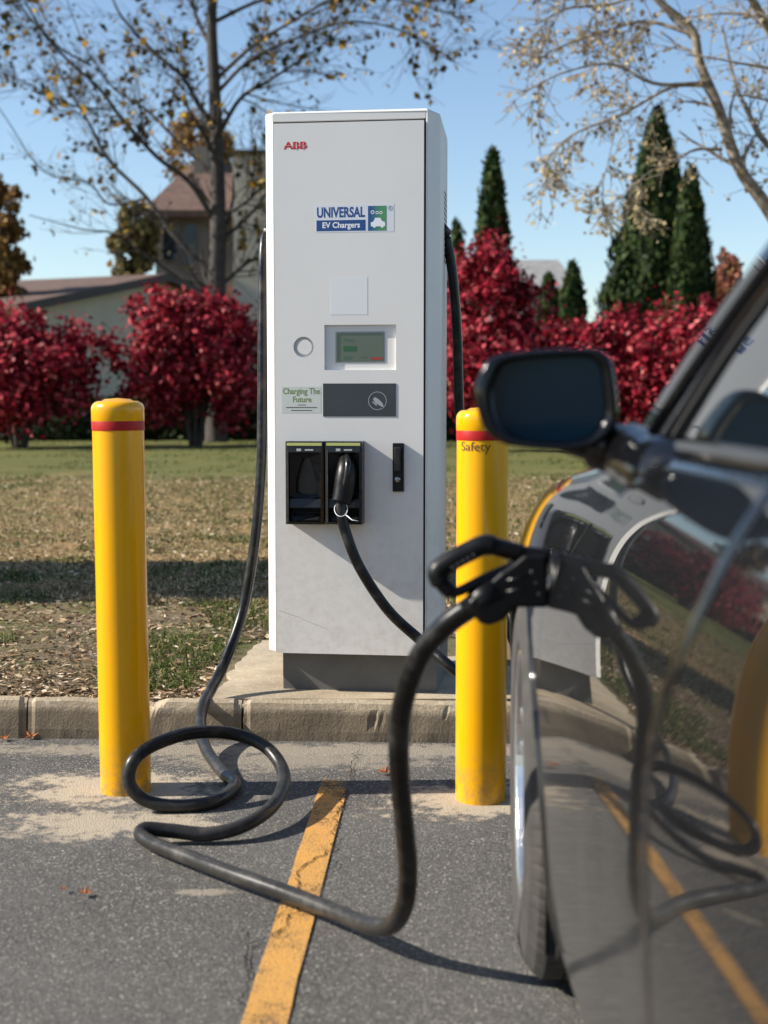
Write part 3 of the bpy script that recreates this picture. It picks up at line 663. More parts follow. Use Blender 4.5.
mrr = N(RUB, 'ShaderNodeMapRange'); L(RUB, spr.outputs[2], mrr.inputs[0]); mrr.inputs[1].default_value = .20; mrr.inputs[2].default_value = .03
base(RUB, mix(RUB, math_(RUB, 'ADD', math_(RUB, 'MULTIPLY', ramp(RUB, nr, [(.5, (0, 0, 0)), (.72, (1, 1, 1))]), .5), math_(RUB, 'MULTIPLY', mrr.outputs[0], math_(RUB, 'MULTIPLY', nr2, .55))), (.005, .005, .0055), (.085, .078, .068)))
L(RUB, ramp(RUB, nr, [(.35, (.20,) * 3), (.7, (.5,) * 3)]), P(RUB).inputs['Roughness'])
ch = thing('charging_station', W3(.27, KH + .008, -.25), 'tall white electric car charging station with two black plug holsters, on the concrete pad', 'charger')
uL, zT = pc(272.5, 112); uR, _ = pc(428, 112); _, zB = pc(350, 653); _, zDT = pc(350, 122)
zB_side = zB
UL0 = pc(267.5, 400, -.03)[0]
# cabinet shell, chamfered front edges and rounded rear
f3 = at(439.5, 400, 4.665); f4 = at(446.5, 400, 5.09)
def toU(p): q = Vector((p.x, p.y, 0)) - O; return q.dot(U), q.dot(Nn)
c3, c4 = toU(f3), toU(f4)
foot = [(uL + .002, 0), (uR, 0), c3, (c4[0] + .0, c4[1]), (c4[0] - .02, c4[1] - .03), (uL + .01, c4[1] - .03), (UL0, c4[1]), (UL0, -.028)]
b = MB(); n = len(foot); zt2 = zT
inner = [(u * .985 + .004, d * .985 - .004) for u, d in foot]
lv = [(foot, zB), (foot, zT - .006), (inner, zT)]
for pts, z in lv: b.v += [tuple(W3(u, z, d)) for u, d in pts]
for k_ in range(2):
    for i in range(n):
        j = (i + 1) % n
        if k_ == 0 and i == 0: continue                   # the front opening is closed by frame and door
        b.f.append((k_ * n + i, k_ * n + j, (k_ + 1) * n + j, (k_ + 1) * n + i)); b.mi.append(0)
b.f.append(tuple(2 * n + i for i in range(n))); b.f.append(tuple(range(n))[::-1]); b.mi += [0, 0]
# front frame: border strips round the door
fr = .0; du0, du1 = pc(275.5, 400)[0], pc(423.5, 400)[0]
g_ = .006
cab = b
cab.box((uL + .002, -.02, zB), (du0 - g_, 0, zT - .006), T=lambda v: W3(v.x, v.z, v.y))
cab.box((du1 + g_, -.02, zB), (uR, 0, zT - .006), T=lambda v: W3(v.x, v.z, v.y))
cab.box((du0 - g_, -.02, zDT + g_), (du1 + g_, 0, zT - .006), T=lambda v: W3(v.x, v.z, v.y))
cb_ = cab.build('cabinet', WH, ch, bev=.0025, seg=2)
gapm = mat('gap_dark', (.03, .03, .03), .9)
# door with a recess for the screen and one for the round button
d0 = .004; b = MB()
s0, sz0 = pc(324.5, 370, d0); s1, sz1 = pc(396, 324.5, d0); bc = pc(303.5, 347, d0); br_ = 10.2 * 4.6 / FPX
bu0, bu1, bz0, bz1 = bc[0] - br_ * 1.25, bc[0] + br_ * 1.25, bc[1] - br_ * 1.25, bc[1] + br_ * 1.25
us = [du0, bu0, bu1, s0, s1, du1]; zs = [zB - .004, sz0, bz0, bz1, sz1, zDT]
for i in range(5):
    for j in range(5):
        if i == 3 and 1 <= j <= 3: continue
        if i == 1 and j == 2: continue
        b.add([W3(us[i], zs[j], d0), W3(us[i + 1], zs[j], d0), W3(us[i + 1], zs[j + 1], d0), W3(us[i], zs[j + 1], d0)], [(0, 1, 2, 3)])
def wall(b, pts, da, db, flip=False):
    n = len(pts)
    for i in range(n):
        (u, z), (u2, z2) = pts[i], pts[(i + 1) % n]; b.add([W3(u, z, da), W3(u2, z2, da), W3(u2, z2, db), W3(u, z, db)], [(0, 1, 2, 3) if not flip else (3, 2, 1, 0)])
rec = .011
wall(b, [(s0, sz0), (s1, sz0), (s1, sz1), (s0, sz1)], d0, d0 - rec); b.add([W3(s0, sz0, d0 - rec), W3(s1, sz0, d0 - rec), W3(s1, sz1, d0 - rec), W3(s0, sz1, d0 - rec)], [(0, 1, 2, 3)])
wall(b, [(du0, zs[0]), (du1, zs[0]), (du1, zDT), (du0, zDT)], d0, -.016, True)
nb = 32; circ = [(bc[0] + br_ * math.cos(2 * PI * i / nb), bc[1] + br_ * math.sin(2 * PI * i / nb)) for i in range(nb)]
sq = []
for i in range(nb):
    c_, s_ = math.cos(2 * PI * i / nb), math.sin(2 * PI * i / nb); k_ = br_ * 1.25 / max(abs(c_), abs(s_)); sq.append((bc[0] + c_ * k_, bc[1] + s_ * k_))
for i in range(nb):
    j = (i + 1) % nb; b.add([W3(*sq[i], d0), W3(*sq[j], d0), W3(*circ[j], d0), W3(*circ[i], d0)], [(0, 1, 2, 3)])
wall(b, circ, d0, d0 - .012); b.add([W3(*p, d0 - .012) for p in circ], [tuple(range(nb))])
door = b.build('front_door', WH, ch)
b = MB(); b.lathe([(.001, .004), (br_ * .72, .004), (br_ * .74, .003), (br_ * .74, -.01)], W3(bc[0] + .003, bc[1], d0 - .006), Nn, 32); b.build('round_button', WH, ch, smooth=False)
MB().box((du0 - g_ - .001, -.03, zB), (du1 + g_ + .001, -.018, zDT + g_ + .001), T=lambda v: W3(v.x, v.z, v.y)).build('door_seal', gapm, ch)
# plinth
pu0, pz0 = pc(283, 690, -.05); pu1 = uR + .03
MB().box((pu0, -.50, KH + .005), (pu1, -.05, zB - .001), T=lambda v: W3(v.x, v.z, v.y)).build('plinth', PLN, ch, bev=.003)
# side seam and vent slots on the right side
b = MB()
def side(t, z, o=.001): p = f3.lerp(f4, t); nrm = Vector((f4.y - f3.y, -(f4.x - f3.x), 0)).normalized(); return Vector((p.x, p.y, z)) + nrm * o
b.add([side(.93, zB + .02), side(.945, zB + .02), side(.945, zT - .03), side(.93, zT - .03)], [(0, 1, 2, 3)])
for i in range(14): z = zT - .22 - i * .018; b.add([side(.55, z), side(.86, z), side(.86, z + .006), side(.55, z + .006)], [(0, 1, 2, 3)])
b.build('side_vent', gapm, ch)
# panel items
def quad(name, px0, py0, px1, py1, d, m, parent=None, th=.0004, bev=0):
    a, c_ = pc(px0, py0, d0), pc(px1, py1, d0)
    return MB().box((min(a[0], c_[0]), d0 + d, min(a[1], c_[1])), (max(a[0], c_[0]), d0 + d + th, max(a[1], c_[1])), T=lambda v: W3(v.x, v.z, v.y)).build(name, m, parent or ch, bev=bev)
def ptext(name, body, px0, py0, px1, py1, m, parent, d=.003, bold=0.0):
    a, c_ = pc(px0, py1, d0), pc(px1, py0, d0); return text(name, body, m, parent, a[0], c_[0], a[1], c_[1], lambda u, z: W3(u, z, d0 + d), bold)
RLOGO = mat('logo_red', (.55, .008, .015), .4)
ptext('brand_lettering', 'ABB', 283.5, 141.5, 307, 149.5, RLOGO, ch, .0004, .035)
lg = MB()
for (x0, y0, x1, y1) in ((283, 145.4, 307.5, 145.75), (296.5, 141, 296.75, 150), (303.2, 141, 303.4, 150)):
    a, c_ = pc(x0, y1, d0), pc(x1, y0, d0); lg.box((a[0], d0 + .0002, a[1]), (c_[0], d0 + .0008, c_[1]), T=lambda v: W3(v.x, v.z, v.y))
lg.build('brand_cut_lines', WH, ch)
STW = mat('sticker_white', (.66, .68, .72), .45); BLU = mat('sticker_blue', (.012, .06, .22), .4); WHT = mat('ink_white', (.78, .79, .80), .5); GRN = mat('sticker_green', (.06, .22, .08), .4)
gr_ = mat('sticker_gradient', (.05, .15, .1), .4); sx = N(gr_, 'ShaderNodeTexCoord'); sg = N(gr_, 'ShaderNodeSeparateXYZ'); L(gr_, sx.outputs['Generated'], sg.inputs[0]); base(gr_, ramp(gr_, sg.outputs[0], [(.15, (.012, .08, .24)), (.7, (.07, .26, .10))]))
st = quad('operator_sticker', 315.5, 205, 394, 231.5, .0, STW)
ptext('sticker_word', 'UNIVERSAL', 317, 206.5, 365, 218, BLU, st, .0006, .032)
quad('sticker_bar', 316.5, 220.5, 365.5, 230.5, .0005, BLU, st, .0002); ptext('sticker_small_word', 'EV Chargers', 322.5, 221.7, 360, 230, WHT, st, .0009, .025)
quad('sticker_square', 368, 206, 386.5, 230.5, .0005, gr_, st, .0002)
def ppoly(name, pts, d, m, parent):
    b = MB(); b.add([W3(*pc(x, y, d0), d0 + d) for x, y in pts], [tuple(range(len(pts)))[::-1]]); return b.build(name, m, parent)
carp = [(371, 226.5), (370.8, 222.5), (373.5, 221.5), (375.2, 217.8), (380.5, 217.8), (382, 221), (385, 222), (385.3, 226), (383.8, 226.3), (383, 227.6), (381.4, 227.6), (380.6, 226.3), (376, 226.4), (375.2, 227.7), (373.6, 227.7), (372.8, 226.4)]
ppoly('sticker_car', carp, .0010, WHT, st)
b = MB()
for (cx_, cy_, rr) in ((372.6, 212.2, 1.9), (377.2, 212.6, 1.6), (381, 212.6, 1.6)):
    for i in range(12):
        a, a2 = 2 * PI * i / 12, 2 * PI * (i + 1) / 12
        b.add([W3(*pc(cx_ + math.cos(t) * q, cy_ + math.sin(t) * q, d0), d0 + .0010) for t, q in ((a, rr), (a2, rr), (a2, rr * .6), (a, rr * .6))], [(3, 2, 1, 0)])
b.build('sticker_ring', WHT, st)
ptext('sticker_mark', 'R', 389.7, 206.8, 391.5, 209.5, BLU, st, .0006); b = MB()
for i in range(16):
    a, a2 = 2 * PI * i / 16, 2 * PI * (i + 1) / 16; b.add([W3(*pc(390.6 + math.cos(t) * q, 208.2 + math.sin(t) * q, d0), d0 + .0006) for t, q in ((a, 2.4), (a2, 2.4), (a2, 2.0), (a, 2.0))], [(3, 2, 1, 0)])
b.build('sticker_mark_ring', BLU, st)
PAP = mat('label_paper', (.70, .71, .72), .5)
quad('blank_label', 330.5, 277.5, 367.5, 314.5, .0, PAP)
# display
dd = -.0107
bez = MB(); 
def rquad(name, px0, py0, px1, py1, d, m, parent, th=.001): return quad(name, px0, py0, px1, py1, dd + d, m, parent, th)
LCD = mat('lcd', (.07, .09, .072), .2); P(LCD).inputs['Emission Color'].default_value = (.3, .45, .33, 1); P(LCD).inputs['Emission Strength'].default_value = .03
LCDG = mat('lcd_green', (.02, .10, .035), .3); LCDR = mat('lcd_red', (.35, .03, .03), .3); LCDT = mat('lcd_text', (.05, .13, .07), .3)
scf = rquad('screen_frame', 335, 331.5, 384.5, 362.5, 0, mat('screen_rim', (.30, .31, .30), .4), ch, .001)
sc = rquad('screen', 336.5, 333, 383, 361, .001, LCD, scf, .001)
for nm, a, m_ in (('screen_block', (343, 346, 356, 351), LCDG), ('screen_bar', (370.5, 357.3, 382, 359.5), LCDR), ('screen_line', (343, 356.4, 352, 357.2), LCDT), ('screen_line', (361, 356.4, 366, 357.2), LCDT), ('screen_line', (343, 358.6, 350, 359.2), LCDT)):
    rquad(nm, *a, .002, m_, sc, .0006)
a, c_ = pc(343.5, 342, d0), pc(353.5, 338, d0); text('screen_word', 'Ready', LCDT, sc, a[0], c_[0], a[1], c_[1], lambda u, z: W3(u, z, d0 + dd + .0026), .01)
SCR = mat('scratch_grey', (.30, .28, .27), .6)
for (x0, y0, x1, y1) in ((278, 610, 300, 617.5), (301, 618.5, 327, 629), (281, 583, 294, 590)):
    b = MB(); b.add([W3(*pc(x, y, d0), d0 + .0003) for x, y in ((x0, y0), (x1, y1), (x1 + .6, y1 + .5), (x0 + 2, y0 + 1.1))], [(0, 1, 2, 3)])
    b.build('scratch', SCR, ch)
# green sticker, reader
STG = mat('sticker_pale', (.55, .58, .54), .5); TXG = mat('ink_green', (.16, .24, .07), .5); TXB = mat('ink_grey', (.09, .09, .09), .5)
sg2 = quad('slogan_sticker', 281.5, 386.5, 321, 413, 0, STG)
ptext('slogan', 'Charging The', 283, 388.0, 320, 396, TXG, sg2, .0006, .02); ptext('slogan', 'Future', 293, 396.5, 311.5, 402.3, TXG, sg2, .0006, .02)
for (x0, y0, x1, y1) in ((298, 404.6, 306, 405.3), (286, 407, 317, 407.9), (291, 410, 312, 410.8)): quad('small_print', x0, y0, x1, y1, .0005, TXB, sg2, .0002)
RD = grunge(mat('reader_panel', (.03, .035, .04), .35), (.036, .042, .050), .1, 10)
rd = quad('card_reader', 323, 383.5, 396, 416.5, 0, RD, None, .0015, .0)
ICN = mat('icon_grey', (.33, .35, .37), .5); b = MB()
for i in range(32):
    a, a2 = 2 * PI * i / 32, 2 * PI * (i + 1) / 32; b.add([W3(*pc(377.5 + math.cos(t) * q, 400.8 + math.sin(t) * q, d0), d0 + .0019) for t, q in ((a, 9.2), (a2, 9.2), (a2, 8.6), (a, 8.6))], [(3, 2, 1, 0)])
b.build('reader_icon_ring', ICN, rd)
ppoly('reader_icon_hand', [(373, 399), (375, 397), (379, 399.5), (382.5, 403), (384, 407), (381, 406.4), (378.5, 404.6), (375.4, 403)], .0019, ICN, rd)
ppoly('reader_icon_card', [(372.2, 402), (373.1, 401.3), (377.4, 405.1), (376.5, 405.9)], .0021, ICN, rd)
# lock
lk = quad('door_lock', 393, 443, 404, 491.5, 0, BLKM, None, .012, .002)
quad('lock_handle', 395.5, 447, 401.5, 471, .012, BLK, lk, .022, .003)
b = MB(); b.lathe([(.001, .02), (.008, .02), (.0095, .017), (.010, 0)], W3(*pc(398.4, 479, d0), d0 + .012), Nn, 20); b.build('lock_barrel', mat('worn_metal', (.35, .34, .32), .35, 1), lk, smooth=True)
# holsters
LBL = mat('label_yellow', (.48, .50, .16), .5)
def holster(px0, px1):
    py0, py1 = 441, 522.5; a, c_ = pc(px0, py1, d0), pc(px1, py0, d0); u0, z0, u1, z1 = a[0], a[1], c_[0], c_[1]; w_ = u1 - u0; h_ = z1 - z0; dp = .062
    def F(fu, fz, d): return W3(u0 + fu * w_, z0 + fz * h_, d0 + d)
    b = MB(); outer = [(0, 0), (1, 0), (1, 1), (0, 1)]; inn = [(.08, .03), (.93, .03), (.93, .87), (.08, .87)]
    for i in range(4):
        j = (i + 1) % 4; o1, o2, i1, i2 = outer[i], outer[j], inn[i], inn[j]
        b.add([F(*o1, 0), F(*o2, 0), F(*o2, dp), F(*o1, dp)], [(0, 1, 2, 3)]); b.add([F(*o1, dp), F(*o2, dp), F(*i2, dp + .004), F(*i1, dp + .004)], [(0, 1, 2, 3)])
        b.add([F(*i1, dp + .004), F(*i2, dp + .004), F(*i2, .012), F(*i1, .012)], [(0, 1, 2, 3)])
    b.add([F(*p, .012) for p in inn], [(0, 1, 2, 3)])
    h = b.build('plug_holster', BLK, ch, bev=.003)
    # funnel plate with a keyhole shaped cavity
    hole = [(.24, .38), (.38, .35), (.62, .35), (.78, .38), (.78, .52), (.66, .72), (.60, .80), (.42, .80), (.35, .72), (.24, .52)]; oo = [(.09, .34), (.38, .30), (.62, .30), (.92, .34), (.92, .52), (.92, .72), (.92, .865), (.09, .865), (.09, .72), (.09, .52)]
    b = MB(); k = len(hole)
    for i in range(k):
        j = (i + 1) % k; b.add([F(*oo[i], .05), F(*oo[j], .05), F(*hole[j], .042), F(*hole[i], .042)], [(0, 1, 2, 3)]); b.add([F(*hole[i], .042), F(*hole[j], .042), F(*hole[j], .014), F(*hole[i], .014)], [(0, 1, 2, 3)])
    b.build('holster_funnel', BLKM, h, bev=.0015)
    b = MB(); b.add([F(.09, .31, .05), F(.92, .31, .05), F(.92, .20, .058), F(.09, .20, .058), F(.09, .14, .035), F(.92, .14, .035), F(.86, .06, .06), (F(.2, .04, .06)), F(.09, .31, .0), F(.92, .31, 0)], [(0, 1, 2, 3)[::-1], (3, 2, 5, 4)[::-1], (4, 5, 6, 7)[::-1], (8, 9, 1, 0)]); b.build('holster_scoop', BLK, h, bev=.0015)
    MB().box((.04, dp + .0045, .95), (.96, dp + .0050, .985), T=lambda v: F(v.x, v.z, v.y)).build('holster_label', LBL, h)
    b = MB(); b.box((.30, dp + .0045, .885), (.42, dp + .0055, .915), T=lambda v: F(v.x, v.z, v.y)); b.box((.52, dp + .0045, .89), (.74, dp + .0055, .908), T=lambda v: F(v.x, v.z, v.y)); b.build('holster_print', mat('print_grey', (.45, .46, .42), .5), h)
holster(289.5, 326.5); holster(328.5, 364.5)
# hose outlets (entry glands) on both flanks
b = MB(); gl = at(266.5, 236, 4.92); b.tube([at(274, 232, 4.95), gl], [.030, .026], 20); b.build('cable_gland', BLKM, ch, smooth=True)
b = MB(); gr2 = at(446, 236, 4.95); b.tube([at(436, 226, 4.93), gr2], [.030, .026], 20); b.build('cable_gland', BLKM, ch, smooth=True)

# ---- cable parked in the right holster: plug, then hose looping behind the bollard up to the right flank
pg = thing('parked_charging_cable', W3(*pc(345, 505), .1), 'black charging cable whose plug is parked in the right holster of the station', 'charging cable')
def PH(x, y, d): u, z = pc(x, y, d0 + d); return W3(u, z, d0 + d)
b = MB(); pts = catmull([PH(346, 456, .035), PH(346, 470, .075), PH(344, 488, .088), PH(341, 503, .098)], 8)
b.tube(pts, [.020 + .014 * math.sin(min(1, i / (len(pts) * .55)) * PI / 2) - .010 * max(0, i / len(pts) - .6) for i in range(len(pts))], 20); plg = b.build('plug_handle', BLKM, pg, smooth=True)
b = MB(); b.tube(catmull([PH(347, 455, .05), PH(348, 463, .105), PH(346, 480, .115), PH(343, 492, .105)], 6), .010, 12); b.build('plug_latch', BLK, plg, smooth=True)
hose = catmull([PH(341, 500, .098), PH(341, 512, .105), PH(346, 533, .108), PH(360, 568, .11), PH(388, 610, .10), PH(420, 640, .08), at(452, 668, 4.42), at(482, 690, 4.44), at(508, 704, 4.55), at(524, 696, 4.75), at(520, 660, 4.92), at(494, 590, 5.00), at(470, 500, 5.02), at(460, 420, 5.0), at(457, 330, 4.98), at(452, 270, 4.96), at(446, 237, 4.95)], 10)
b = MB(); b.tube(hose, .0175, 16); b.build('hose', RUB, pg, smooth=True)
tie = []; 
for i in range(25): a = i / 24 * 2 * PI; tie.append(PH(341 + 6.5 * math.cos(a), 509 + 7.5 * math.sin(a), .112 + .018 * math.sin(a)))
b = MB(); b.tube(tie, .0013, 6, cap=False); b.tube([PH(346, 515, .13), PH(352, 520, .14), PH(358, 521, .145)], .0016, 6); b.build('cable_tie', WHT, pg, smooth=True)

# ---- cable in use
raw = [(270, 226, 4.98), (264, 246, 4.90), (263, 300, 4.86), (262.5, 400, 4.80), (261, 470, 4.76), (255, 540, 4.74), (243, 610, 4.72), (224, 664, 4.62), (211, 690, 4.51), (204, 706, 4.42), (200.5, 724, 4.31), (205, 747, 4.15), (222, 773, 3.96), (234.5, 787, 3.84), (226, 800, 3.72), (205, 808, 3.64), (170, 810, 3.62), (143, 799, 3.62), (129, 782, 3.62), (134, 760, 3.63), (156, 744, 3.68), (193, 733, 3.76), (234, 734, 3.82), (267, 748, 3.80), (284, 775, 3.70), (275, 803, 3.52), (247, 824, 3.40), (210, 834, 3.36), (173, 831, 3.36), (146, 829, 3.35), (141, 835, 3.33), (152, 843, 3.28), (172, 851, 3.21), (230, 873, 3.04), (292, 895, 2.89), (340, 914, 2.76), (372, 926, 2.66), (393, 924, 2.60), (405, 903, 2.54), (408, 870, 2.49), (405, 830, 2.43), (400, 780, 2.37), (399, 735, 2.32), (405, 695, 2.27), (420, 656, 2.23), (443, 628, 2.20), (468, 609, 2.18), (486, 596, 2.165)]
cp = []
for (x, y, D_) in raw:
    p = at(x, y, D_); g0 = KH if D_ > 4.40 else 0
    if p.z < g0 + .0175: p.z = g0 + .0175
    cp.append(p)
cbt = thing('charging_cable', (cp[15].x, cp[15].y, 0), 'thick black charging cable looped on the asphalt and running up to the car', 'charging cable')
b = MB(); b.tube(catmull(cp, 10), .0178, 20); b.build('hose', RUB, cbt, smooth=True)
# vehicle plug in the fender
DP = 2.165
def pp(x, y, dy=0): return at(x, y, DP) + Vector((0, dy, 0))
def prism(poly, th_, m, name, parent, bev=.006):
    th = th_ * .84
    return prism_(poly, th, m, name, parent, bev)
def prism_(poly, th, m, name, parent, bev=.006):
    b = MB(); n = len(poly); b.add([pp(x, y, -th) for x, y in poly] + [pp(x, y, th) for x, y in poly], [tuple(range(n)), tuple(range(n, 2 * n))[::-1]] + [(i, i + n, (i + 1) % n + n, (i + 1) % n) for i in range(n)])
    o = b.build(name, m, parent, bev=bev, seg=3); return o
pb = prism([(467, 600), (500, 571), (512, 563), (524, 553), (545, 554), (547, 606), (514, 606), (503, 618), (489, 624), (478, 621)], .026, BLKM, 'plug_body', cbt)
b = MB(); b.tube(catmull([pp(549, 557), pp(520, 553), pp(500, 548), pp(485, 545), pp(468, 552), pp(448, 563), pp(438, 572), pp(442, 583), pp(452, 592), pp(462, 590), pp(480, 581), pp(500, 572), pp(516, 566)], 8), [.0125] * 8 + [.0145] * 12 + [.0165] * 36 + [.0125] * 8 + [.0085] * 33, 16); b.build('plug_grip', BLKM, pb, smooth=True)
b = MB()
for i in range(5): p = pp(452 + i * 5.2, 566 - i * 3.0, -.0160); b.lathe([(.0001, .0014), (.0016, .0012), (.0022, 0)], p, Vector((0, -1, 0)), 10)
b.build('grip_dimple', mat('dimple_grey', (.10, .10, .10), .5), pb)
for i, (x, y) in enumerate([(530, 570), (534, 581), (537, 592)]):
    b = MB(); b.lathe([(.0001, .002), (.0018, .0018), (.0024, 0)], pp(x, y, -.0218), Vector((0, -1, 0)), 12); b.build('screw', mat('screw_grey', (.12, .12, .12), .4), pb)
for (y0, y1) in ((575, 580), (586, 591)):
    b = MB(); b.tube([pp(505, y0 + 4, -.022), pp(527, y0 - 1, -.022)], .0022, 8); b.build('body_rib', BLK, pb, smooth=True)
b = MB(); b.tube([pp(497, 588), pp(482, 600), pp(470, 612)], [.027, .024, .0195], 20); b.build('strain_relief', BLKM, pb, smooth=True)

# ================================================================== CAR
CP = mat('car_paint', (.02, .021, .023), .5, metal=0, coat=1, cr=.008, spec=.05); P(CP).inputs['Coat IOR'].default_value = 1.58
tcc = N(CP, 'ShaderNodeTexCoord'); spc = N(CP, 'ShaderNodeSeparateXYZ'); L(CP, tcc.outputs['Object'], spc.inputs[0])
fl = tex(CP, scale=900, detail=1); base(CP, ramp(CP, fl, [(.3, (.002, .0022, .0025)), (.75, (.007, .0075, .0085))]))
dnr = tex(CP, scale=7, detail=6, rough=.7, stretch=(1, 1, .35))
fy = N(CP, 'ShaderNodeMapRange'); L(CP, spc.outputs[1], fy.inputs[0]); fy.inputs[1].default_value = .34; fy.inputs[2].default_value = .37
fz = N(CP, 'ShaderNodeMapRange'); L(CP, spc.outputs[2], fz.inputs[0]); fz.inputs[1].default_value = .72; fz.inputs[2].default_value = .48
fd = math_(CP, 'MULTIPLY', fy.outputs[0], fz.outputs[0])
L(CP, math_(CP, 'ADD', .008, math_(CP, 'MULTIPLY', fd, math_(CP, 'MULTIPLY', dnr, .16))), P(CP).inputs['Coat Roughness'])
dn = tex(CP, scale=3, detail=8, rough=.7); dn2 = tex(CP, scale=60, detail=5, rough=.7)
mz = N(CP, 'ShaderNodeMapRange'); L(CP, spc.outputs[2], mz.inputs[0]); mz.inputs[1].default_value = .62; mz.inputs[2].default_value = .22; mz.inputs[3].default_value = .001; mz.inputs[4].default_value = .022
dust = math_(CP, 'MULTIPLY', mz.outputs[0], ramp(CP, math_(CP, 'ADD', math_(CP, 'MULTIPLY', dn, .7), math_(CP, 'MULTIPLY', dn2, .35)), [(.3, (.35, .35, .35)), (.75, (1, 1, 1))]))
du = N(CP, 'ShaderNodeBsdfDiffuse'); du.inputs[0].default_value = (.17, .165, .155, 1); dust = math_(CP, 'ADD', dust, math_(CP, 'MULTIPLY', fd, math_(CP, 'MULTIPLY', dnr, .17))); ms = N(CP, 'ShaderNodeMixShader'); L(CP, dust, ms.inputs[0]); L(CP, P(CP).outputs[0], ms.inputs[1]); L(CP, du.outputs[0], ms.inputs[2]); L(CP, ms.outputs[0], CP.node_tree.nodes['Material Output'].inputs[0])
GLS = mat('tinted_glass', (.006, .008, .01), .02, coat=1, spec=.8); GBL = mat('gloss_black', (.004, .004, .005), .14, coat=.3, spec=.3)
TRM = mat('satin_trim', (.22, .22, .22), .28, .9); TYR = grunge(mat('tyre_rubber', (.03, .028, .026), .85), (.042, .039, .034), .3, 25, None, .4, 120)
ALU = mat('alloy', (.55, .55, .56), .25, .9); DRK = mat('well_dark', (.012, .012, .012), .9)
XC, YR, YN = 1.20, -1.55, 3.52           # centreline, tail and nose of the car
def sideX(y):
    x = .244 + .011 * max(0, 2.3 - y)
    if y > 2.3: x += .064 * (min(y, 3.0) - 2.3) ** 2 + (max(0, y - 3.0) * .09)
    if y > 3.0: x += .42 * (1 - math.sqrt(max(0, 1 - ((y - 3.0) / (YN - 3.0)) ** 2.2)))
    if y < -1.0: x += .30 * (1 - math.sqrt(max(0, 1 - ((-1.0 - y) / (-1.0 - YR)) ** 2.2)))
    return x
def lerp(a, b_, t): return a + (b_ - a) * t
def sst(t): t = max(0, min(1, t)); return t * t * (3 - 2 * t)
def topH(y):
    if y < 1.9: return 1.02 - .01 * sst((-.2 - y) / 1.3)
    pts = [(1.9, 1.02), (2.15, .985), (2.4, .955), (2.7, .91), (3.0, .862), (3.2, .81), (3.4, .73), (3.6, .64)]
    for (a, c_), (d_, e) in zip(pts, pts[1:]):
        if y <= d_: return lerp(c_, e, (y - a) / (d_ - a))
    return .64
def topHs(y): return sum(topH(y + k * .05) for k in (-3, -2, -1, 0, 1, 2, 3)) / 7
def wS(y): return lerp(.104, .068, sst((y - 1.8) / .9))
def surf(y, v):                                 # v<1: lower body by height .18...72 ; 1<=v<=2: shoulder
    h = topHs(y); zb = min(.64, h - .14); x = sideX(y)
    if v <= 1:
        z = lerp(.19, zb, v); ins = .11 * (.72 - z) ** 2 * (1 if z < .72 else 0) + (2.0 * (.26 - z) ** 2 if z < .26 else 0)
        return Vector((x + ins, y, z))
    a = (v - 1) * PI / 2; ins = wS(y) * (1 - math.cos(a)) + .11 * max(0, .72 - zb) ** 2
    return Vector((x + ins, y, zb + (h - zb) * math.sin(a)))
def vz(z, y):
    h = topHs(y); zb = min(.64, h - .14); return (z - .19) / (zb - .19) if z <= zb else 1 + math.asin(min(1, (z - zb) / (h - zb))) / (PI / 2)
WY, WR, WZ = 2.62, .425, .375; RY = -.28
def seamY(z): return 1.34 - .14 * sst((z - .72) / .28)
def patch(y0, y1, vlo, nv, shiftlo=0, shifthi=0, ny=None, mirror=False, hem=(0, 0)):
    """body skin between two stations; shift functions bend the vertical edges"""
    ny = ny or max(4, int((y1 - y0) / .03)); Vv, Nv, F = [], [], []
    for i in range(ny + 1):
        t = i / ny
        if any(hem): t = t - math.sin(2 * PI * t) / (2 * PI) * .97
        for j in range(nv + 1):
            yb = lerp(y0, y1, t); lo = vlo(yb)
            v = lerp(lo, 2, j / nv); z = surf(yb, v).z
            yy = yb + lerp(shiftlo(z) if shiftlo else 0, shifthi(z) if shifthi else 0, t)
            p = surf(yy, v); e = 1e-3; a = surf(yy + e, v) - surf(yy - e, v); c_ = surf(yy, min(2, v + e)) - surf(yy, v - e)
            nn = c_.cross(a); nn = nn.normalized() if nn.length > 0 else Vector((-1, 0, 0))
            if nn.x > 0 and abs(nn.x) > .2: nn = -nn
            e0 = math.exp(-((yb - y0) / .006) ** 2) if hem[0] else 0; e1 = math.exp(-((y1 - yb) / .006) ** 2) if hem[1] else 0
            if e0 + e1 > .01: p = p - nn * .005 * (e0 + e1); nn = (nn + Vector((0, .55 * (e1 - e0), 0))).normalized()
            if mirror: p.x = 2 * XC - p.x; nn.x = -nn.x
            Vv.append(p); Nv.append(nn)
    k = nv + 1
    for i in range(ny):
        for j in range(nv): q = (i * k + j, i * k + j + 1, (i + 1) * k + j + 1, (i + 1) * k + j); F.append(q[::-1] if mirror else q)
    return Vv, Nv, F
class Skin:
    def __init__(s): s.v = []; s.n = []; s.f = []
    def add(s, V, N_, F): k = len(s.v); s.v += V; s.n += N_; s.f += [tuple(i + k for i in f) for f in F]
    def build(s, name, m, parent, solid=0):
        me = bpy.data.meshes.new(name); me.from_pydata([tuple(v) for v in s.v], [], s.f); me.update()
        me.polygons.foreach_set('use_smooth', [True] * len(me.polygons)); me.normals_split_custom_set_from_vertices([tuple(n) for n in s.n])
        return link(name, me, m, parent)
car = thing('parked_car', (XC, 1.0, 0), 'dark grey glossy car on the right, charging through a port in its front fender', 'car')
def arch(yc):
    def f(y):
        d = abs(y - yc)
        if d >= WR: return 0
        return vz(WZ + math.sqrt(WR * WR - d * d), y)
    return f
flat = lambda y: 0.0
gap = .0075
sm = lambda z: seamY(z) - 1.34
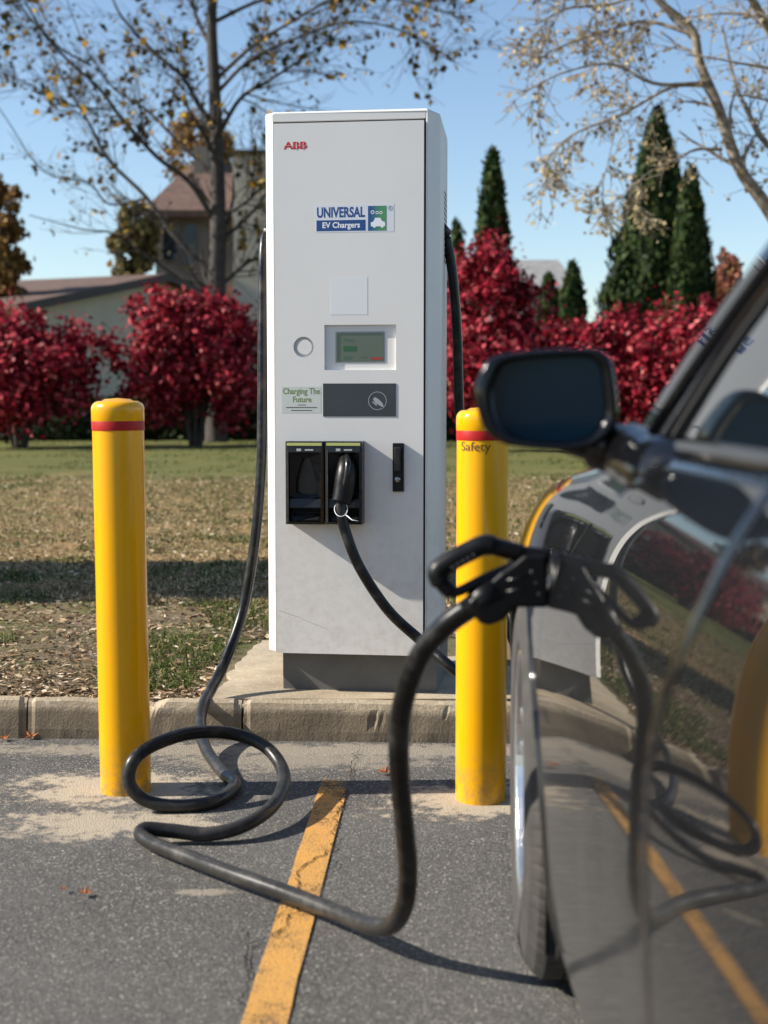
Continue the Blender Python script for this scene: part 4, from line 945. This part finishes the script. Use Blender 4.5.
for mir in (False, True):
    body = Skin()
    body.add(*patch(1.34 + gap, WY - WR, flat, 34, sm, None, 60, mir, (1, 0)))
    body.add(*patch(WY - WR + 1e-4, WY + WR - 1e-4, arch(WY), 34, None, None, 60, mir))
    body.add(*patch(WY + WR, YN - .002, flat, 34, None, None, 34, mir))
    body.build('front_fender', CP, car); body = Skin()
    body.add(*patch(YR + .002, RY - WR, flat, 20, None, None, 30, mir))
    body.add(*patch(RY - WR + 1e-4, RY + WR - .08, arch(RY), 20, None, None, 40, mir))
    body.build('rear_quarter', CP, car)
for mir in (False, True):
    dr = Skin(); dr.add(*patch(.28 + gap, 1.34 - gap, flat, 34, None, sm, 80, mir, (1, 1))); d_ = dr.build('front_door', CP, car)
    hx = .245 if not mir else 2 * XC - .245
    MB().box((hx - .014, .36, .865), (hx + .014, .56, .892)).build('handle', CP, d_, bev=.008, seg=3)
    dr = Skin(); dr.add(*patch(RY + WR - .08 + gap, .28 - gap, flat, 34, None, None, 40, mir, (0, 1))); d2 = dr.build('rear_door', CP, car)
# inner shell a little inside (shows as dark in the shut lines), floor
b = MB(); ys_ = [YR + .1 + i * (YN - YR - .2) / 40 for i in range(41)]
for y in ys_:
    for mir in (0, 1):
        for v in (.12, 1, 1.5, 1.98):
            p = surf(y, v); p.x += .03; p.z -= .01
            if abs(y - WY) < WR + .03 or abs(y - RY) < WR + .03: p.x = max(p.x, sideX(y) + (.34 if v < 1.2 else .03))
            if mir: p.x = 2 * XC - p.x
            b.v.append(tuple(p))
for i in range(40):
    for j in range(7):
        if j == 3: continue
        b.f.append((i * 8 + j, i * 8 + j + 1, (i + 1) * 8 + j + 1, (i + 1) * 8 + j)); b.mi.append(0)
    b.f.append((i * 8, (i + 1) * 8, (i + 1) * 8 + 4, i * 8 + 4)); b.mi.append(0)
b.build('underbody', DRK, car)
# hood, cowl
hd = MB(); ny, nu = 40, 24
hs_ = []
for i in range(ny + 1):
    y = lerp(1.93, YN - .06, i / ny); p = surf(y, 2); p2x = 2 * XC - p.x
    for j in range(nu + 1):
        u = j / nu; x = lerp(p.x, p2x, u); cr = (1 - (2 * u - 1) ** 4) * (.045 - .02 * i / ny); hd.v.append((x, y - .0 * u, p.z + cr + .001))
for i in range(ny):
    for j in range(nu): k = nu + 1; hd.f.append((i * k + j, i * k + j + 1, (i + 1) * k + j + 1, (i + 1) * k + j)); hd.mi.append(0)
hd.build('hood', CP, car, smooth=True)
# nose and tail caps
for nm, y, bul in (('front_bumper', YN - .004, .12), ('rear_bumper', YR + .004, -.12)):
    b = MB(); nv = 24; nu = 24; col_ = []
    for j in range(nv + 1):
        p = surf(y, 2 * j / nv)
        for i in range(nu + 1):
            u = i / nu; b.v.append((lerp(p.x, 2 * XC - p.x, u), y + bul * (1 - (2 * u - 1) ** 2) * math.sin(PI * (.15 + .8 * j / nv)), p.z))
    for j in range(nv):
        for i in range(nu): k = nu + 1; b.f.append((j * k + i, j * k + i + 1, (j + 1) * k + i + 1, (j + 1) * k + i)); b.mi.append(0)
    b.build(nm, CP, car, smooth=True)
for sgn in (1, -1):
    b = MB(); nb_ = 10
    for i in range(nb_ + 1):
        y = lerp(3.08, YN - .01, i / nb_)
        for z in (topHs(y) - .035, topHs(y) - .105 + .02 * i / nb_):
            p = surf(y, vz(z, y)); p.x -= .003; p.x = p.x if sgn > 0 else 2 * XC - p.x; b.v.append(tuple(p))
    for i in range(nb_): b.f.append((2 * i, 2 * i + 2, 2 * i + 3, 2 * i + 1)); b.mi.append(0)
    b.build('headlight', mat('lamp_lens', (.35, .36, .38), .08, coat=1), car, smooth=True)
MB().box((XC - .5, YN + .075, .30), (XC + .5, YN + .135, .52)).build('grille', GBL, car, bev=.02)
# greenhouse
TUM = .31
def gx(z, inset=0): return .352 + .23 * (z - 1.03) + .38 * max(0, z - 1.03) ** 2 + inset
def pill(z): return 1.93 - (z - 1.02) * 1.80           # y of the front pillar at height z
ZR = 1.56
for sgn in (1, -1):
    def MX(x): return x if sgn > 0 else 2 * XC - x
    # side glass (front and rear pane), pillars, belt strip, roof rail
    def gl_pane(nm, ya, yb, tri=False):
        b = MB(); nz = 16; nyy = 16
        for j in range(nz + 1):
            z = lerp(1.028, ZR - .03, j / nz); hi = min(yb, pill(z) - .125); 
            lo = min(ya, hi - .01)
            for i in range(nyy + 1): y = lerp(lo, hi, i / nyy); b.v.append((MX(gx(z, .012 - .004 * math.sin(PI * j / nz))), y, z))
        for j in range(nz):
            for i in range(nyy): k = nyy + 1; q = (j * k + i, j * k + i + 1, (j + 1) * k + i + 1, (j + 1) * k + i); b.f.append(q[::sgn]); b.mi.append(0)
        b.build(nm, GLS, car, smooth=True)
    gl_pane('front_side_window', .32, 9); gl_pane('rear_side_window', -.7, .24)
    def strip(nm, fa, fb, z0, z1, m_, out=.0, n_=20, th=.02):
        b = MB()
        for j in range(n_ + 1):
            z = lerp(z0, z1, j / n_); ya, yb = fa(z), fb(z); xo = gx(z) - out
            b.v += [(MX(xo + .006), ya, z), (MX(xo), ya + (yb - ya) * .15, z), (MX(xo), ya + (yb - ya) * .85, z), (MX(xo + .008), yb, z), (MX(xo + th + .02), yb, z), (MX(xo + th + .02), ya, z)]
        for j in range(n_):
            for i in range(6): q = (j * 6 + i, j * 6 + (i + 1) % 6, (j + 1) * 6 + (i + 1) % 6, (j + 1) * 6 + i); b.f.append(q[::sgn]); b.mi.append(0)
        return b.build(nm, m_, car, smooth=False)
    strip('front_pillar', lambda z: pill(z) - .060, lambda z: pill(z) + .012, 1.0, ZR, CP, .012, th=.05)
    strip('window_trim', lambda z: pill(z) - .108 - .03 * max(0, 1 - (z - 1.02) / .14), lambda z: pill(z) - .066, 1.0, ZR - .02, GBL, .002)
    strip('window_seal', lambda z: pill(z) - .132 - .03 * max(0, 1 - (z - 1.02) / .14), lambda z: pill(z) - .110 - .03 * max(0, 1 - (z - 1.02) / .14), 1.015, ZR - .03, DRK, -.004)
    strip('centre_pillar', lambda z: .24, lambda z: .32, 1.02, ZR, GBL, .0)
    strip('rear_pillar', lambda z: -1.30 + .6 * (z - 1.03), lambda z: -.7, 1.02, ZR, CP, .006)
    b = MB(); n_ = 60
    for i in range(n_ + 1):
        y = lerp(-1.35, 1.925, i / n_); xs0 = surf(y, 2).x
        for (dx, z) in ((-.004, 1.012), (-.006, 1.026), (.002, 1.036), (.012, 1.040), (gx(1.04) - xs0 + .016, 1.041), (.03, .99)): b.v.append((MX(xs0 + dx), y, z))
    for i in range(n_):
        for j in range(6): q = (i * 6 + j, i * 6 + (j + 1) % 6, (i + 1) * 6 + (j + 1) % 6, (i + 1) * 6 + j); b.f.append(q); b.mi.append(0)
    b.build('belt_moulding', GBL, car, smooth=False)
# roof, windscreen, rear screen
def roofgrid(nm, fy, fz, x0f, m_, crown):
    b = MB(); n1_, n2_ = 16, 20
    for i in range(n1_ + 1):
        t = i / n1_; y, z = fy(t), fz(t); x0 = x0f(t)
        for j in range(n2_ + 1): u = j / n2_; b.v.append((lerp(x0, 2 * XC - x0, u), y + crown * (1 - (2 * u - 1) ** 2) * .9 * (1 if nm == 'windscreen' else -1 if nm == 'rear_screen' else 0), z + (crown * (1 - (2 * u - 1) ** 4) if nm == 'roof' else 0)))
    for i in range(n1_):
        for j in range(n2_): k = n2_ + 1; b.f.append((i * k + j, i * k + j + 1, (i + 1) * k + j + 1, (i + 1) * k + j)); b.mi.append(0)
    b.build(nm, m_, car, smooth=True)
roofgrid('windscreen', lambda t: pill(lerp(1.0, ZR + .01, t)) + .004, lambda t: lerp(1.0, ZR + .01, t), lambda t: gx(lerp(1.0, ZR, t)) + .02, GLS, .09)
roofgrid('roof', lambda t: lerp(pill(ZR) + .02, -1.0, t), lambda t: ZR + .01 + .03 * math.sin(PI * t), lambda t: gx(ZR) - .004, CP, .05)
roofgrid('rear_screen', lambda t: lerp(-1.0, -1.40, t), lambda t: lerp(ZR + .01, 1.0, t), lambda t: gx(lerp(ZR, 1.0, t)) + .02, GLS, .05)
# wheels
def wheel(cx, cyy, steer, sgn, label=None):
    # axis along x in the local frame, outer face towards -x * sgn
    rot = Matrix.Rotation(steer, 3, 'Z'); c_ = Vector((cx, cyy, WZ - .0)); ax = rot @ Vector((-sgn, 0, 0)); rr = .374; hw = .118
    def prof_pt(r, h): return (r, h)
    b = MB(); pr = [(.236, hw - .010), (.252, hw + .002), (.30, hw + .006), (.338, hw - .004), (.362, hw - .020), (rr - .001, hw - .036)]
    for k in range(5):
        a0_ = hw - .040 - k * .0395; pr += [(rr + .0005 * (2 - abs(k - 2)), a0_), (rr + .0005 * (2 - abs(k - 2)), a0_ - .030), (rr - .008, a0_ - .0315), (rr - .008, a0_ - .0375)]
    pr = pr[:-2]; pr += [(.362, -hw + .020), (.338, -hw + .004), (.30, -hw - .004), (.252, -hw), (.236, -hw + .01)]
    b.lathe(pr, c_, ax, 288)
    u = ax.orthogonal().normalized(); v_ = ax.cross(u)
    tm = Vector(c_)
    for q_ in range(len(b.v)):
        p = Vector(b.v[q_]) - tm; h_ = p.dot(ax); r0_ = (p - ax * h_); rad_ = r0_.length; st_ = q_ % 288
        if rad_ > .355 and (st_ % 4 == 0) and abs(h_) > .03: b.v[q_] = tuple(tm + ax * h_ + r0_ * ((rad_ - .003) / rad_))
        elif rad_ > .372 and (st_ % 4 == 2) and abs(h_) <= .03: b.v[q_] = tuple(tm + ax * h_ + r0_ * ((rad_ - .002) / rad_))
    w_ = bpy.data.objects.new('wheel', b.mesh('tyre')); COL.objects.link(w_); w_.data.materials.append(TYR); w_.parent = car; w_.location = -off(car)
    b = MB(); b.lathe([(.238, hw - .008), (.232, hw + .001), (.224, hw - .004), (.215, hw - .03), (.20, hw - .09), (.20, -hw + .02), (.236, -hw + .01)], c_, ax, 64)
    for k in range(10):
        a = 2 * PI * (k // 2) / 5 + (.17 if k % 2 else -.17); d1 = u * math.cos(a) + v_ * math.sin(a); d2 = -u * math.sin(a) + v_ * math.cos(a)
        p0, p1 = c_ + d1 * .045, c_ + d1 * .226; h0, h1 = hw - .028, hw - .010; vs = []
        for p, h_, ww in ((p0, h0, .020), (p1, h1, .013)):
            vs += [p + ax * h_ - d2 * ww * .7, p + ax * h_ + d2 * ww * .7, p + ax * (h_ - .03) + d2 * ww, p + ax * (h_ - .03) - d2 * ww]
        b.add(vs, [(0, 1, 5, 4), (1, 2, 6, 5), (2, 3, 7, 6), (3, 0, 4, 7)])
    b.lathe([(.001, hw - .018), (.030, hw - .018), (.055, hw - .028), (.058, hw - .06)], c_, ax, 32)
    b.build('rim', ALU, w_, bev=.002)
    b = MB(); b.lathe([(.001, hw - .085), (.165, hw - .085), (.165, hw - .11), (.001, hw - .11)], c_, ax, 40); b.build('brake_disc', mat('brake_steel', (.3, .29, .28), .4, .9), w_)
wheel(.258 + .118, WY + .0, R(-3), 1); wheel(2 * XC - .38, WY, R(-3), -1); wheel(.285 + .118, RY, 0, 1); wheel(2 * XC - .403, RY, 0, -1)
# wheel housings: rim lip and liner
for yc in (WY, RY):
    for sgn in (1, -1):
        b = MB(); n_ = 40
        for i in range(n_ + 1):
            a = PI * i / n_; y = yc + WR * math.cos(a); z = WZ + WR * math.sin(a)
            p = surf(y, vz(max(z, .2), y)); xo = p.x
            for (dx, dr) in ((.0015, 0), (.006, -.004), (.02, -.004), (.02, .015), (.33, .015)):
                x = xo + dx; yy = yc + (WR + dr) * math.cos(a); zz = WZ + (WR + dr) * math.sin(a); b.v.append((x if sgn > 0 else 2 * XC - x, yy, zz))
        for i in range(n_):
            for j in range(4): q = (i * 5 + j, i * 5 + j + 1, (i + 1) * 5 + j + 1, (i + 1) * 5 + j); b.f.append(q); b.mi.append(0)
        for e in (0, n_):
            k = len(b.v); q = [b.v[e * 5 + j] for j in range(5)]; b.v += [(x, y, .19) for x, y, z in q]
            for j in range(4): b.f.append((e * 5 + j, e * 5 + j + 1, k + j + 1, k + j)); b.mi.append(0)
        b.build('wheel_arch', DRK, car, smooth=False)
        pts = []
        for i in range(-3, 44):
            a = PI * min(40, max(0, i)) / 40; y = yc + WR * math.cos(a); z = WZ + WR * math.sin(a) - (.055 * (-i) if i < 0 else .055 * (i - 40) if i > 40 else 0)
            x = surf(y, vz(max(z, .2), y)).x + .001; pts.append((x if sgn > 0 else 2 * XC - x, y, z))
        b = MB(); b.tube(pts, .006, 8); b.build('arch_trim', CP, car, smooth=True)
# charge port
cpz = at(549, 584, DP).z; pz = surf(DP, vz(cpz, DP))
b = MB(); b.lathe([(.001, .002), (.040, .002), (.041, .004), (.046, .004), (.048, .001), (.048, -.01)], pz + Vector((.004, 0, 0)), Vector((-1, 0, 0)), 40); b.build('charge_port', BLKM, car, smooth=False)
# mirror
DM = 1.86
def mp(x, y, dy=0): return at(x, y, DM) + Vector((0, dy, 0))
outl = [(480, 372), (488, 360), (505, 354), (545, 350), (585, 349), (600, 351), (610, 360), (614, 380), (617, 405), (616, 422), (606, 436), (590, 446), (560, 450), (520, 447), (500, 442), (485, 430), (477, 410), (475, 388)]
oc = catmull([Vector((x, y, 0)) for x, y in outl + outl[:1]], 5)[:-1]; cxm, cym = 546, 399
mr_ = bpy.data.objects.new('side_mirror', None); 
b = MB(); n = len(oc); lay = [(.87, -.012, 0), (.97, -.014, 0), (1.0, -.008, 0), (1.0, .012, 2), (.97, .04, 4), (.88, .07, 8), (.70, .095, 12), (.40, .108, 14), (.05, .112, 14)]
for q_, (sc_, dy, sh) in enumerate(lay): b.v += [tuple(mp(cxm + (p.x - cxm) * (sc_ - .07 * (q_ == 0)) + sh + 3 * (q_ == 0), cym + (p.y - cym) * sc_, dy)) for p in oc]
for k in range(len(lay) - 1):
    for i in range(n): j = (i + 1) % n; b.f.append((k * n + i, k * n + j, (k + 1) * n + j, (k + 1) * n + i)); b.mi.append(0)
for k in range(1): b.v += [tuple(mp(cxm + 3 + (p.x - cxm) * .78, cym + (p.y - cym) * .85, .002)) for p in oc]; q = len(b.v) - n
for i in range(n): j = (i + 1) % n; b.f.append((i, q + i, q + j, j)); b.mi.append(0)
mh = b.build('side_mirror', GBL, car, smooth=True)
gl_ = MB(); MG = mat('mirror_glass', (.006, .030, .052), .04, spec=.1)
gring = [mp(cxm + 3 + (p.x - cxm) * .775, cym + (p.y - cym) * .845, .0) for p in oc]; tilt = [p + Vector((0, (p.x - mp(cxm, cym).x) * -.10, 0)) + Vector((0, .003, 0)) for p in gring]
gl_.add(tilt, [tuple(range(n))]); gl_.build('mirror_glass', MG, mh, face=Vector((.2, 9, 1.0)))
b = MB(); b.tube(catmull([mp(570, 434, .04), mp(600, 445, .045), mp(632, 454, .02), Vector((.350, DM - .10, .995)), Vector((.41, DM - .18, .985))], 6), [.026] * 6 + [.034] * 6 + [.042] * 6 + [.048] * 7, 20)
b.build('mirror_arm', GBL, mh, smooth=True)

# ---- loose leaves on the asphalt
FL = leafmat('fallen_leaf', [(0, (.28, .05, .02)), (.5, (.38, .12, .04)), (1, (.45, .22, .08))], .6, .2)
for i, (x, y, s_, lb_) in enumerate([(385, 775, .05, 'small red leaf on the asphalt right of the top end of the yellow line'), (31, 739, .055, 'curled orange leaf against the curb left of the first bollard'), (4, 741, .04, 'orange brown leaf at the left edge by the curb'),
                                     (85, 897, .035, 'red leaf lying alone on the asphalt in the lower left'), (64, 893, .02, 'tiny pale leaf bit just left of the lone red leaf')]):
    p = gnd(x, y); r0 = random.Random(i); b = MB(); k = 14
    for j in range(k): a = 2 * PI * j / k; rr = s_ * (.5 if j % 2 else .28) * (1.1 if j in (3, 7, 11) else .9); b.v.append((p.x + rr * math.cos(a + i), p.y + rr * math.sin(a + i), .010 + s_ * .28 * abs(math.sin(a)) * (j % 2)))
    b.v.append((p.x, p.y, .008)); b.f = [(j, (j + 1) % k, k) for j in range(k)]; b.mi = [0] * k
    tag(b.build('fallen_leaf', FL), lb_, 'leaf', 'fallen leaves on the asphalt')
